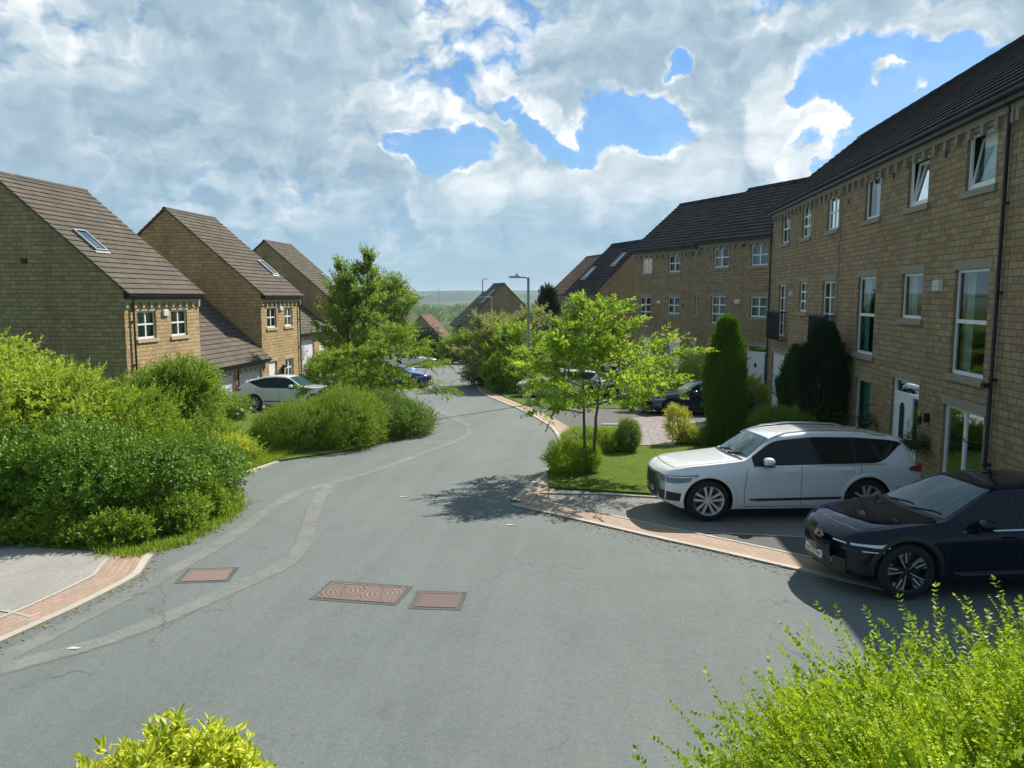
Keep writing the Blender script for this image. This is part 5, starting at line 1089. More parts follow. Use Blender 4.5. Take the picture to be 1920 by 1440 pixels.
x_, y_ = D(1304, 38); shrub('tangled flowering shrub behind the columnar conifer, by the far front doors', (x_, y_), [(0,0,1.3,.9,.9,1.1), (1.0,.3,1.0,.9,.9,.9), (-.8,-.2,.9,.7,.7,.9)], 900, 'small', M['lf_pale'], .36, nst=8, group=GRR)
x_, y_ = D(1415, 33.5); shrub('thin pale shrub with a few white flowers beside the white diamond door', (x_, y_), [(0,0,.9,.6,.6,.9), (.5,.2,.7,.4,.4,.7)], 480, 'small', M['lf_pale'], .28, nst=8, group=GRR, extra=[('blossom', M['petal'], 20, .10, None)])
x_, y_ = D(1205, 34); shrub('dark low shrub on the driveway edge behind the young tree', (x_, y_), [(0,0,.35,1.2,.6,.5), (1.3,.2,.3,.8,.5,.45)], 700, 'fine', M['lf_dark'], .26, nst=3, group=GRR)
# basket plants
def bask(root, n, m, sc, r_):
    P = np.array(root.location)[None, :] + norm(RNG.normal(size=(n, 3)))*np.array([r_, r_, r_*.8])*RNG.uniform(.5, 1, (n, 1)); D_ = norm(P - np.array(root.location)[None, :] + np.array([0, 0, -.05])); F = Foliage(); add(F, 'fine', P, D_, sc)
    o = F.build('plant', m, root, clip_ground=False); o.location = -root.location
bask(bk1, 150, M['lf_cond'], .11, .24); bask(bk2, 330, M['lf_cond2'], .13, .30)
F = Foliage(); P = np.array(bk1.location)[None, :] + norm(RNG.normal(size=(14, 3)))*.27; F.put(P, norm(P-np.array(bk1.location)), .08, sprig(5, .6, .8, stem=.3, seed=2)); o = F.build('blossom', M['petal_p'], bk1, clip_ground=False); o.location = -bk1.location

# ---- foreground bushes just below the camera
root = empty('foreground_bush', (0, 0, 0), 0, 'large bright green small-leaved bush with long shoots, lower right corner', 'bush')
lob = [(1.66, 2.75, 2.04, .98, .82, .80), (.87, 2.40, 1.99, .58, .55, .70), (2.40, 2.9, 1.90, .95, .85, .80), (1.5, 2.1, 1.85, .85, .6, .80)]
P, Dr = shell(lob, 30000, .80, .25, .34); kk = (P[:, 2] > 2.15) | (RNG.uniform(0, 1, len(P)) < .08); P, Dr = P[kk], Dr[kk]; Dr = norm(Dr + np.array([-.85, .0, .10]))
n = len(P); F = Foliage(); w = RNG.integers(0, 4, n)
for k in range(4): q = w == k; F.put(P[q], Dr[q], RNG.uniform(.13, .24, q.sum()), SP['lon'][k])
# long free shoots breaking the outline
P2, D2 = shell(lob, 210, .95, .5, .25); D2 = norm(D2 + np.array([-.75, .1, .30])); w = RNG.integers(0, 4, len(P2)); sc2 = RNG.uniform(.20, .31, len(P2))
for k in range(4): q = w == k; F.put(P2[q], D2[q], sc2[q], SP['lon'][k])
F.build('foliage', M['lf_lon'], root)
b = MB()
for p, d, s_ in list(zip(P2, D2, sc2)) + list(zip(P[:900], Dr[:900], [.2]*900)): b.tube([p-d*.1, p+d*s_*.98], [.0035, .0012], 4, cap=False)
stm = b.build('shoots', mat('shoot_bark', (.16,.13,.05), .8)[0], root); stems((2.2, 2.6), lob, 40, .02, parent=root, name='stems')
P, Dr = shell(lob, 6500, .5, .4, .6); kk = P[:, 2] > 2.0; P, Dr = P[kk], Dr[kk]; F = Foliage(); w = RNG.integers(0, 4, len(P))
for k in range(4): q = w == k; F.put(P[q], Dr[q], .40, SP['lon'][k])
F.build('inner_foliage', M['lf_lime'], root)
root.location = (2.2, 2.6, 0)
for ch in root.children: ch.location = (-2.2, -2.6, 0)
root = empty('foreground_bush', (0, 0, 0), 0, 'golden yellow leaved bush at the bottom left of the photo', 'bush')
lob = [(-1.40, 2.26, 2.02, .27, .32, .66), (-1.19, 2.24, 1.94, .25, .28, .60), (-1.53, 2.2, 1.93, .22, .25, .60)]
gs = [sprig(7, .42, .46, spread=1.1, opp=True, seed=i+40) for i in range(3)]
P, Dr = shell(lob, 7500, .80, .32, .45); kk = (P[:, 2] > 2.2) | (RNG.uniform(0, 1, len(P)) < .1); P, Dr = P[kk], Dr[kk]; F = Foliage(); w = RNG.integers(0, 3, len(P))
for k in range(3): q = w == k; F.put(P[q], Dr[q], RNG.uniform(.10, .17, q.sum()), gs[k])
F.build('foliage', M['lf_gold'], root, uv=True); stems((-1.35, 2.3), lob, 16, .012, parent=root)
root.location = (-1.35, 2.3, 0)
for ch in root.children: ch.location = (1.35, -2.3, 0)
# ---- far woods across the valley, one mass
M['lf_wood'] = leaf('woodland_leaf', [(0,(.06,.125,.02)),(.5,(.10,.19,.03)),(1,(.17,.26,.05))], False, .15)
def woods(rows, name, m, n, size):
    F = Foliage(); P = []; 
    for (y0, y1, xa, xb, cnt, h0, h1, rr) in rows:
        for _ in range(cnt):
            x = random.uniform(xa, xb); y = random.uniform(y0, y1); hh = random.uniform(h0, h1); r_ = rr*random.uniform(.7, 1.3); z = gz(x, y)
            k = max(10, int(n*rr/4)); d = norm(RNG.normal(size=(k, 3))); d[:, 2] = np.abs(d[:, 2])*1.0; q = np.stack([x + d[:, 0]*r_, y + d[:, 1]*r_, z + hh*.35 + d[:, 2]*hh*.62], 1); P.append((q, d, r_))
    for q, d, r_ in P: F.put(q, d + np.array([0, 0, .3]), r_*.42, SP['broad'][0])
    o = F.build(name, m, clip_ground=False); o['kind'] = 'stuff'; return o
woods([(190, 235, -70, 60, 70, 3, 5.5, 4.0), (250, 320, -110, 90, 90, 3.5, 6, 4.5), (360, 460, -170, 130, 110, 4, 6.5, 6), (520, 700, -260, 210, 120, 4.5, 7, 8), (165, 185, 0, 40, 14, 4, 6, 3.5)], 'woodland', M['lf_wood'], 34, 1)
# ============================================================ CARS
def paint(name, c, rough=.25, metal=.0, coat=1.0, spec=.5):
    m, t, b = mat(name, c, rough, metal, spec, coat)
    b.inputs['Coat Roughness'].default_value = .015
    return m
PW = paint('white_car_paint', (.80,.81,.82)); PN = paint('midnight_blue_car_paint', (.002,.006,.020), .6, .0, .85, .0); PS = paint('silver_white_car_paint', (.74,.76,.77), .28, .0)
PB = paint('bright_blue_car_paint', (.02,.05,.42)); PLB = paint('pale_blue_car_paint', (.25,.38,.52)); PDB = paint('dark_blue_car_paint', (.015,.022,.05)); PG = paint('grey_green_car_paint', (.12,.16,.17), .3, .3)
M['tyre'] = mat('tyre_rubber', (.013,.013,.014), .8)[0]; M['alloy'] = mat('silver_alloy', (.72,.72,.72), .3, .45)[0]; M['alloy_d'] = mat('dark_alloy', (.05,.05,.055), .35, .6)[0]
M['trimb'] = mat('black_car_trim', (.012,.013,.015), .45)[0]; M['grille'] = mat('grey_black_grille', (.03,.032,.036), .4, .4)[0]; M['chrome'] = mat('bright_trim', (.72,.74,.76), .15, 1.0)[0]
M['lampg'] = mat('headlight_glass', (.16,.20,.24), .12, .2, .5, .6)[0]; M['lampw'] = mat('headlight_strip', (.80,.84,.86), .2)[0]; M['lampr'] = mat('red_tail_light', (.34,.008,.012), .12, coat=1.0)[0]
M['plate'] = mat('white_number_plate', (.75,.76,.74), .4)[0]; M['under'] = mat('car_underside', (.01,.01,.01), .9)[0]; M['seat'] = mat('dark_car_interior', (.02,.02,.022), .8)[0]
def interp(tab, x): xs, ys = zip(*tab); return float(np.interp(x, xs, ys))
def smooth_tab(tab, k=.05):
    """rounded version of a polyline table"""
    xs = np.array([t[0] for t in tab]); ys = np.array([t[1] for t in tab]); X_ = np.linspace(xs[0], xs[-1], 400); Y_ = np.interp(X_, xs, ys); w = max(1, int(k*400/(xs[-1]-xs[0]))); ker = np.hanning(2*w+3)[1:-1]; ker /= ker.sum()
    Yp = np.pad(Y_, w, mode='edge'); Ys = np.convolve(Yp, ker, 'valid')
    f = np.minimum(1, np.minimum(X_-X_[0], X_[-1]-X_)/(k+1e-6)); Ys = Y_*(1-f)+Ys*f
    return list(zip(X_, Ys))
class Car:
    def __init__(s, c):
        s.c = c; s.L, s.W = c['L'], c['W']; s.top = smooth_tab(c['top'], c.get('k', .10)); s.belt = smooth_tab(c['belt'], .12); s.low = c['low']; s.plan = smooth_tab(c['plan'], .03)
        s.bowt = c['bow']; s.tum = c.get('tum', .36)
    def sec(s, x):
        zt, zb, zl = interp(s.top, x), interp(s.belt, x), interp(s.low, x); w = interp(s.plan, x)*s.W/2; zb = min(zb, zt-.02); h = zt-zb; bs = .962*w; wt = bs - s.tum*h - .02; hh = zb-zl
        P = [(0, zl), (.70*w, zl), (.93*w, zl+.015), (.965*w, zl+.07*hh/.6), (.985*w, zl+.30*hh), (1.0*w, zl+.60*hh), (.997*w, zl+.80*hh), (.985*w, zl+.93*hh), (bs, zb)]
        T = [(bs + (wt-bs)*q, zb+.86*h*q) for q in (.25, .5, .75, 1.0)] + [(wt-.035, zb+.93*h), (wt-.10, zb+.965*h), (wt*.72, zb+.985*h), (wt*.36, zb+.998*h), (0, zb+h)]
        return P, T, bs, wt, zb, h, zt
    def bow(s, x, y): return interp(s.bowt, x)*(y/(s.W/2))**2
    def S(s, x, y, z): return (x + s.bow(x, y), y, z)
    def inv(s, x):
        u = x
        for _ in range(6): u = x - interp(s.bowt, u)*(interp(s.plan, min(max(u, 0), s.L)))**2
        return u
    def side(s, x, q, o=.006, sg=1):
        P, T, bs, wt, zb, h, zt = s.sec(x); return s.S(x, sg*(bs + (wt-bs)*q + o), zb+.86*h*q + o*.3)
    def body_y(s, x, z): P = s.sec(x)[0]; zs = [p[1] for p in P[2:]]; ys = [p[0] for p in P[2:]]; return float(np.interp(z, zs, ys))
    def flank(s, x, z, o=.004, sg=1): return s.S(x, sg*(s.body_y(x, z)+o), z)
    def topp(s, x, f, o=.006):
        """point on the upper surface at station x, f = -1..1 across the flat part"""
        P, T, bs, wt, zb, h, zt = s.sec(x); ys = [p[0] for p in T[::-1]]; zs = [p[1] for p in T[::-1]]; y = f*wt; z = float(np.interp(abs(y), ys, zs)); return s.S(x, y, z+o)
    def patch(s, fn, us, vs, thick=None): return [[fn(u, v) for v in vs] for u in us]
def strip(car, fn, pts, w, name, m, parent):
    """thin line following the surface through (a, b) surface coordinates"""
    b = MB(); P = []
    for i, (u, v) in enumerate(pts):
        u0, v0 = pts[max(i-1, 0)]; u1, v1 = pts[min(i+1, len(pts)-1)]; dx, dz = u1-u0, v1-v0; l = math.hypot(dx, dz); nx, nz = -dz/l*w/2, dx/l*w/2
        P.append([fn(u+nx, v+nz), fn(u-nx, v-nz)])
    b.grid(P); return b
def make_car(spec, label, pm, loc, heading, cat='car', group=None, detail=2, name='parked_car'):
    c = Car(spec); L = c.L; W2 = c.W/2; root = empty(name, loc, heading, label, cat, group)
    # body
    st = sorted(set([0, .012, .03, .05, .08, .12, .17, .26] + list(np.arange(.36, L-.3, .12 if detail == 2 else .2)) + [L-.26, L-.17, L-.10, L-.05, L-.02, L]))
    b = MB(); rows = []
    for x in st:
        P, T, *_ = c.sec(x); half = P + T; ring = [c.S(x, y, z) for y, z in half] + [c.S(x, -y, z) for y, z in half[-2:0:-1]]; rows.append(ring)
    n = len(rows[0]); vs = [p for r_ in rows for p in r_]; fs = [(i*n+j, i*n+(j+1) % n, (i+1)*n+(j+1) % n, (i+1)*n+j) for i in range(len(rows)-1) for j in range(n)]
    hn = n//2
    for e in (0, len(rows)-1):        # end caps as strips between the two sides
        o = e*n
        for j in range(hn):
            a, b_, c_, d_ = o+j, o+j+1, o+(n-j-1) % n, o+(n-j) % n
            fs.append((a, b_, c_, d_) if len({a, b_, c_, d_}) == 4 else tuple(dict.fromkeys((a, b_, c_, d_))))
    b.add(vs, fs); bo = b.build('body', [pm, M['under']], root); bo.data.polygons.foreach_set('use_smooth', [True]*len(bo.data.polygons))
    wr = spec['wr']; wx = spec['wx']; tw = spec.get('tw', .24); ar = wr + spec.get('gap', .055)
    cut = MB(); zc_ = wr
    for x in wx:
        for sg in (1, -1):
            prof = [(ar, sg*(W2-.30)), (ar, sg*(W2+.3))]; cut.lathe(prof, 40, 'y', (x, 0, zc_), cap=True)
    co = cut.build('cutter', M['under']); co.parent = root
    md = bo.modifiers.new('arches', 'BOOLEAN'); md.operation = 'DIFFERENCE'; md.object = co; md.solver = 'EXACT'
    dg = bpy.context.evaluated_depsgraph_get(); ev = bo.evaluated_get(dg); me = bpy.data.meshes.new_from_object(ev); bo.modifiers.clear(); bo.data = me; me.name = 'body'
    if len(me.materials) < 2: me.materials.clear(); me.materials.append(pm); me.materials.append(M['under'])
    for p in me.polygons:
        cx_ = p.center; p.material_index = 0
        for x in wx:
            d_ = math.hypot(cx_.x-x, cx_.z-zc_)
            if (abs(p.normal.y) < .4 and abs(d_-ar*.998) < .02 and abs(cx_.y) > W2*.5) or (d_ < ar*1.01 and abs(abs(cx_.y)-(W2-.30)) < .02): p.material_index = 1
        if cx_.z < interp(c.low, min(max(cx_.x, 0), L)) + .004: p.material_index = 1
    me.set_sharp_from_angle(angle=R(34)); bpy.data.objects.remove(co)
    # windows
    x0, x1 = spec['side']; qa, qb = .07, .93
    pil = spec['pillars']      # x positions of vertical pillars
    edges = [x0] + [v for p in pil for v in (p-.035, p+.035)] + [x1]
    def wtop(x): return 1.0
    def lim(x):  # glass height envelope: lower edge follows belt, upper edge closes at the ends
        P, T, bs, wt, zb, h, zt = c.sec(x); a = spec.get('qb', .05); kick = spec.get('kick', 0)
        if kick and x > x1-kick: a += .85*((x-(x1-kick))/kick)**spec.get('kp', 1.6)
        if x < x0+.25: pass
        return a, qb
    for sg in (1, -1):
        for i in range(0, len(edges), 2):
            gs = MB()
            us = np.linspace(edges[i], edges[i+1], max(3, int((edges[i+1]-edges[i])/.06)))
            rows_ = []
            for u in us:
                a, bq = lim(u); 
                if c.sec(u)[5] < .10: continue
                if a > bq-.02: a = bq-.02
                rows_.append([c.side(u, a+(bq-a)*v, .007, sg) for v in np.linspace(0, 1, 6)])
            if len(rows_) > 1: gs.grid(rows_); gs.build('side_window', M['glassc'], root, smooth=40)
    # dark surround just under the glass, bright line below
    if detail == 2:
        for sg in (1, -1):
            tb = MB(); us = np.linspace(x0-.02, x1+.02, 50); rows_ = []
            for u in us:
                a, bq = lim(min(max(u, x0), x1))
                if c.sec(u)[5] < .09: continue
                a = min(a, bq-.02)-.035; rows_.append([c.side(u, a+(bq+.025-a)*v, .0035, sg) for v in np.linspace(0, 1, 6)])
            tb.grid(rows_); tb.build('window_surround', M['trimb'], root, smooth=40)
        for sg in (1, -1):
            ln = MB(); us = np.linspace(x0-.03, x1-spec.get('kick', 0)*.6, 40); ln.grid([[c.side(u, -.045, .009, sg), c.side(u, -.005, .009, sg)] for u in us])
            ln.build('window_trim', M['chrome'] if spec.get('brightline', True) else M['trimb'], root)
    # windscreen and rear screen
    wa, wb_ = spec['ws']; b = MB(); b.grid([[c.topp(u, f*.93, .007) for f in np.linspace(-1, 1, 13)] for u in np.linspace(wa, wb_, 9)]); b.build('windscreen', M['glass_wsd'], root, smooth=60)
    ra, rb_ = spec['rs']; b = MB(); b.grid([[c.topp(u, f*.86, .007) for f in np.linspace(-1, 1, 9)] for u in np.linspace(ra, rb_, 7)]); b.build('rear_screen', M['glassc'], root, smooth=60)
    # wheels
    def wheel(x, sg):
        t = empty('wheel', (x, sg*(W2-tw/2-.02), wr)); t.parent = root
        rr = spec['rim']; h = tw/2
        b = MB(); b.lathe([(rr-.01, -h), (rr+.02, -h), (wr-.03, -h*.98), (wr-.008, -h*.8), (wr, -h*.5), (wr, h*.5), (wr-.008, h*.8), (wr-.03, h*.98), (rr+.02, h), (rr-.01, h)], 40, 'y'); b.build('tyre', M['tyre'], t, smooth=50)
        b = MB(); b.lathe([(rr, -h*.9), (rr, h*.92*sg if sg > 0 else -h*.92), ] if False else [(rr, -h*.95), (rr-.015, -h*.8), (rr-.04, 0), (rr-.015, h*.8), (rr, h*.95)], 40, 'y'); b.build('barrel', M['alloy'] if spec['whl'] != 'blade' else M['alloy_d'], t, smooth=50)
        b = MB(); y = sg*(-.01); b.lathe([(.0, y), (rr-.03, y)], 30, 'y'); b.build('brake_shadow_disc' if False else 'rim_backing_disc', M['alloy_d'], t)  # plain dark disc backing the rim behind the spokes
        sp_ = MB(); yo = sg*h*.72; yi = sg*h*.38
        def spoke(a, w0, w1, r0_, r1_, off=0.0, m_=0, twist=0.0):
            ca, sa = math.cos(a), math.sin(a)
            def pp(r_, s_, y_): s_ += off; return (r_*ca - s_*sa, y_, r_*sa + s_*ca)
            vs = [pp(r0_, -w0, yo), pp(r0_, w0, yo), pp(r1_, w1+twist, yo+sg*.01), pp(r1_, -w1+twist, yo+sg*.01), pp(r0_, -w0*1.2, yi), pp(r0_, w0*1.2, yi), pp(r1_, w1*1.1+twist, yi), pp(r1_, -w1*1.1+twist, yi)]
            sp_.add(vs, [(0,1,2,3),(4,7,6,5),(0,4,5,1),(1,5,6,2),(2,6,7,3),(3,7,4,0)], m_)
        k = spec['whl']
        if k == 'twin':
            for i in range(5):
                a = math.pi/2 + i*2*math.pi/5
                for o_ in (-1, 1): spoke(a+o_*.16, .014, .026, .05, rr-.006, o_*.012, 0, o_*.012)
        elif k == 'blade':
            for i in range(5):
                a = math.pi/2 + .1 + i*2*math.pi/5; spoke(a, .016, .018, .05, rr-.006, -.028, 1); spoke(a, .016, .018, .05, rr-.006, .028, 1)
                spoke(a, .012, .072, .13, rr-.012, .0, 0)
                spoke(a+.35, .006, .006, .05, rr-.004, .0, 0)
        else:
            for i in range(10): spoke(math.pi/2 + i*2*math.pi/10, .014, .016, .05, rr-.006)
        sp_.lathe([(.0, yo+sg*.012), (.05, yo+sg*.010), (.062, yi)], 16, 'y', mi=1 if k == 'blade' else 0)
        sp_.build('spokes', [M['alloy'], M['alloy_d']], t)
        rl = MB(); rl.lathe([(rr-.022, yo+sg*.016), (rr+.004, yo+sg*.022), (rr+.006, yo)], 40, 'y'); rl.build('rim', M['alloy'] if k != 'blade' else M['alloy_d'], t, smooth=50)
        return t
    for x in wx:
        for sg in (1, -1): wheel(x, sg)
    # lights and grille on the front, lamps on the rear
    hz0, hz1 = spec['hl']; hx = spec.get('hlx', .52)
    for sg in (1, -1):
        if spec.get('hlstyle') != 'strip':
            b = MB(); rows_ = []
            for u in np.linspace(.015, hx, 10):
                f = (u/hx); z1 = hz1 + spec.get('hls', .03)*f; z0 = hz0 + (hz1-hz0)*.55*f**1.5 + (.10*(f-.8)/.2*(hz1-hz0)*5 if f > .8 else 0); z0 = min(z0, z1-.012); rows_.append([c.flank(u, z0+(z1-z0)*v, .008, sg) for v in (0, .33, .66, 1)])
            b.grid(rows_); rows_ = []; w_ = interp(c.plan, 0)*W2
            for y in np.linspace(w_*.98, w_*.60, 6): f = (w_*.98-y)/(w_*.38); za = hz0+(hz1-hz0)*.25*f; rows_.append([c.S(-.008, sg*y, za+(hz1-za)*v) for v in (0, .5, 1)])
            b.grid(rows_); hl = b.build('headlight', M['lampg'], root, smooth=40); s_ = MB()
            s_.grid([[c.flank(u, hz1-.035+.02*(u/hx), .014, sg), c.flank(u, hz1-.012+.02*(u/hx), .014, sg)] for u in np.linspace(.03, hx*.85, 8)])
            s_.grid([[c.flank(hx*.70+.05*v, hz0+.06+v*(hz1-hz0-.07), .014, sg), c.flank(hx*.76+.05*v, hz0+.06+v*(hz1-hz0-.07), .014, sg)] for v in np.linspace(0, .9, 5)])
            s_.build('light_strip', M['lampw'], hl)
        else:
            s_ = MB()
            s_.grid([[c.flank(u, hz1-.018-.008*(u/hx), .010, sg), c.flank(u, hz1+.014+.03*(u/hx)**3, .010, sg)] for u in np.linspace(.02, hx, 10)])
            s_.grid([[c.S(-.010, sg*y, hz1-.010), c.S(-.010, sg*y, hz1+.012)] for y in np.linspace(interp(c.plan, 0)*W2*.99, interp(c.plan, 0)*W2*.66, 6)])
            s_.grid([[c.flank(u, hz0, .010, sg), c.flank(u, hz0+.016, .010, sg)] for u in np.linspace(hx*.22, hx*.70, 6)])
            s_.grid([[c.flank(hx*.70+.02*v, hz0+v*(hz1-hz0-.02), .011, sg), c.flank(hx*.78+.04*v, hz0+v*(hz1-hz0-.02), .011, sg)] for v in np.linspace(0, 1, 5)])
            s_.build('headlight', M['lampw'], root)
    b = MB(); gz0, gz1, gw = spec['gr']; b.grid([[c.S(-.010-.02*math.sin(v*math.pi), y, gz0+(gz1-gz0)*v) for v in np.linspace(0, 1, 6)] for y in np.linspace(-gw, gw, 13)]); gr = b.build('grille', M['grille'] if not spec.get('closed') else pm, root, smooth=50)
    if not spec.get('closed'):
        b = MB()
        for y in np.linspace(-gw*.95, gw*.95, 15): b.add([c.S(-.034, y-.008, gz0+.02), c.S(-.034, y+.008, gz0+.02), c.S(-.036, y+.008, gz1-.02), c.S(-.036, y-.008, gz1-.02)], [(0,1,2,3)])
        b.build('grille_bars', M['alloy_d'], gr)
    if spec.get('intake'):
        ia, ib, iz0, iz1 = spec['intake']
        for sg in (1, -1):
            b = MB()
            b.grid([[c.flank(u, iz0+(iz1-iz0-.03*(u/ib))*v, .006, sg) for v in np.linspace(0, 1, 4)] for u in np.linspace(.008, ib, 7)])
            w_ = interp(c.plan, 0)*W2; b.grid([[c.S(-.006, sg*y, iz0+(iz1-iz0)*v) for v in (0, .5, 1)] for y in np.linspace(w_*.985, w_*.66, 5)])
            b.build('bumper_intake', M['trimb'], root, smooth=40)
    if detail == 2:
        b = MB(); zl = interp(c.low, 0); b.grid([[c.S(-.012, y, zl+.03+.14*v) for v in (0, .5, 1)] for y in np.linspace(-.42, .42, 9)]); b.build('lower_intake', M['trimb'], root)
    pz = spec.get('pz', .45); b = MB(); b.add([c.S(-.042, -.26, pz-.055), c.S(-.042, .26, pz-.055), c.S(-.034, .26, pz+.055), c.S(-.034, -.26, pz+.055), c.S(-.015, -.26, pz-.055), c.S(-.015, .26, pz-.055), c.S(-.01, .26, pz+.055), c.S(-.01, -.26, pz+.055)], [(0,1,2,3),(4,7,6,5),(0,4,5,1),(1,5,6,2),(2,6,7,3),(3,7,4,0)])
    pl = b.build('number_plate', M['plate'], root)
    if detail == 2:
        # the registration is an unreadable blur in the photo: seven small dark upright marks
        b = MB()
        for k, y in enumerate((-.21, -.15, -.09, -.03, .06, .12, .18)):
            xx = c.S(-.0455, y, 0)[0]; b.add([(xx, y-.016, pz-.03), (xx, y+.012, pz-.03), (xx+.002, y+.012, pz+.03), (xx+.002, y-.016, pz+.03)], [(0,1,2,3)])
        b.build('figures', M['trimb'], pl)
    rz0, rz1 = spec['tl']
    for sg in (1, -1):
        b = MB()
        b.grid([[c.flank(u, rz0+(rz1-rz0)*(.5+(v-.5)*(.35+.65*(u-(L-spec.get('tlx', .30)))/spec.get('tlx', .30))), .009, sg) for v in np.linspace(0, 1, 4)] for u in np.linspace(L-spec.get('tlx', .30), L-.01, 7)])
        w_ = interp(c.plan, L)*W2; b.grid([[c.S(L+.008, sg*y, rz0+(rz1-rz0)*v) for v in (0, 1)] for y in np.linspace(w_*.98, w_*.6, 4)])
        b.build('tail_light', M['lampr'], root, smooth=40)
    # mirrors
    for sg in (1, -1):
        mx_ = spec['mir']; y = sg*(c.sec(mx_)[2]+.12); z = c.sec(mx_)[4]+.10; b = MB(); prof = []
        for k_ in range(9):
            t_ = k_/8; rr_ = math.sin(math.pi*min(.97, max(.03, t_)))**.5; prof.append([(mx_-.09+.19*(.5-.5*math.cos(math.pi*t_))*1.0 + c.bow(mx_, W2), y + sg*.125*rr_*math.cos(a_), z + .085*rr_*math.sin(a_)+.01) for a_ in np.linspace(0, 2*math.pi, 13)])
        b.grid(prof); mr = b.build('mirror', pm, root, smooth=60)
        b = MB(); b.box(mx_-.02+c.bow(mx_, W2), mx_+.06+c.bow(mx_, W2), y-sg*.14, y-sg*.05, z-.09, z-.05); b.box(mx_-.05+c.bow(mx_, W2), mx_+.09+c.bow(mx_, W2), y-.10, y+.10, z-.085, z-.06); b.build('mirror_stalk', M['trimb'], mr)
    # door seams, handles, sill trim
    if detail == 2:
        for sg in (1, -1):
            b = MB()
            for pts in spec['seams']:
                Q = []
                for i in range(len(pts)-1):
                    for k_ in range(8): f = k_/8; Q.append((pts[i][0]+(pts[i+1][0]-pts[i][0])*f, pts[i][1]+(pts[i+1][1]-pts[i][1])*f))
                Q.append(pts[-1]); q = strip(c, lambda u, v: c.flank(u, v, .0025, sg), Q, .010, '', None, None); b.add(q.v, q.f)
            b.build('door_seams', M['trimb'], root)
        for sg in (1, -1):
            for hx_ in spec['handles']:
                b = MB(); zb_ = interp(c.belt, hx_)-.13; rows_ = [[c.flank(u, zb_+v, o_, sg) for v, o_ in ((0, .003), (.004, .028), (.026, .032), (.032, .003))] for u in np.linspace(hx_-.11, hx_+.11, 6)]
                b.grid(rows_); b.build('door_handle', pm, root)
            if spec.get('sill'):
                sa, sb, sz = spec['sill']; b = MB(); b.grid([[c.flank(u, sz+v+.03*(u-sa)/(sb-sa), o_, sg) for v, o_ in ((-.02*min(1,(u-sa)*4), .003), (.0, .022), (.022*min(1, .2+(u-sa)*4), .016), (.03, .003))] for u in np.linspace(sa, sb, 20)]); b.build('door_moulding', M['grille'], root)
                b = MB(); b.grid([[c.flank(u, sz-.024+v+.03*(u-sa)/(sb-sa), .010, sg) for v in (0, .008)] for u in np.linspace(sa+.1, sb, 20)]); b.build('moulding_line', M['chrome'], root)
        # wheel arch lips
        if spec.get('lip'):
            for x in wx:
                for sg in (1, -1):
                    b = MB(); rows_ = []
                    for a_ in np.linspace(-.12, math.pi+.12, 30):
                        row = []
                        for rr_, o_ in ((ar-.002, .004), (ar+.015, .018), (ar+.045, .016), (ar+.075, .002)):
                            u, v = c.inv(x + rr_*math.cos(a_)), zc_+rr_*math.sin(a_); v = max(v, interp(c.low, u)+.03); row.append(c.flank(u, v, o_, sg))
                        rows_.append(row)
                    b.grid(rows_); b.build('arch_lip', pm if spec['lip'] == 'paint' else M['trimb'], root, smooth=50)
        if spec.get('rails'):
            for sg in (1, -1):
                b = MB(); pts = [c.topp(u, sg*.93, .05 if .1 < (u-spec['rails'][0])/(spec['rails'][1]-spec['rails'][0]) < .9 else .012) for u in np.linspace(*spec['rails'], 12)]; b.tube(pts, .018, 6); b.build('roof_rail', M['chrome'] if spec.get('railm') is None else pm, root, smooth=60)
        # bonnet shut lines and wipers
        b = MB(); wa = spec['ws'][0]
        for sg in (1, -1): b.grid([[c.topp(u, sg*(.90+.0), .003), c.topp(u, sg*(.915), .003)] for u in np.linspace(.22, wa-.06, 14)])
        b.grid([[c.topp(.20, f, .003), c.topp(.212, f, .003)] for f in np.linspace(-.9, .9, 12)]); b.build('bonnet_seam', M['trimb'], root)
        b = MB(); b.grid([[c.topp(u, f, .005) for f in np.linspace(-.92, .92, 10)] for u in (wa-.09, wa-.045, wa-.002)]); sc_ = b.build('scuttle', M['trimb'], root)
        b = MB()
        for f0 in (-.75, -.05): b.tube([c.topp(wa-.03, f0+.65, .02), c.topp(wa+.07, f0+.1, .022), c.topp(wa+.06, f0-.05, .02)], .010, 5)
        b.build('wiper', M['trimb'], root)
    return root
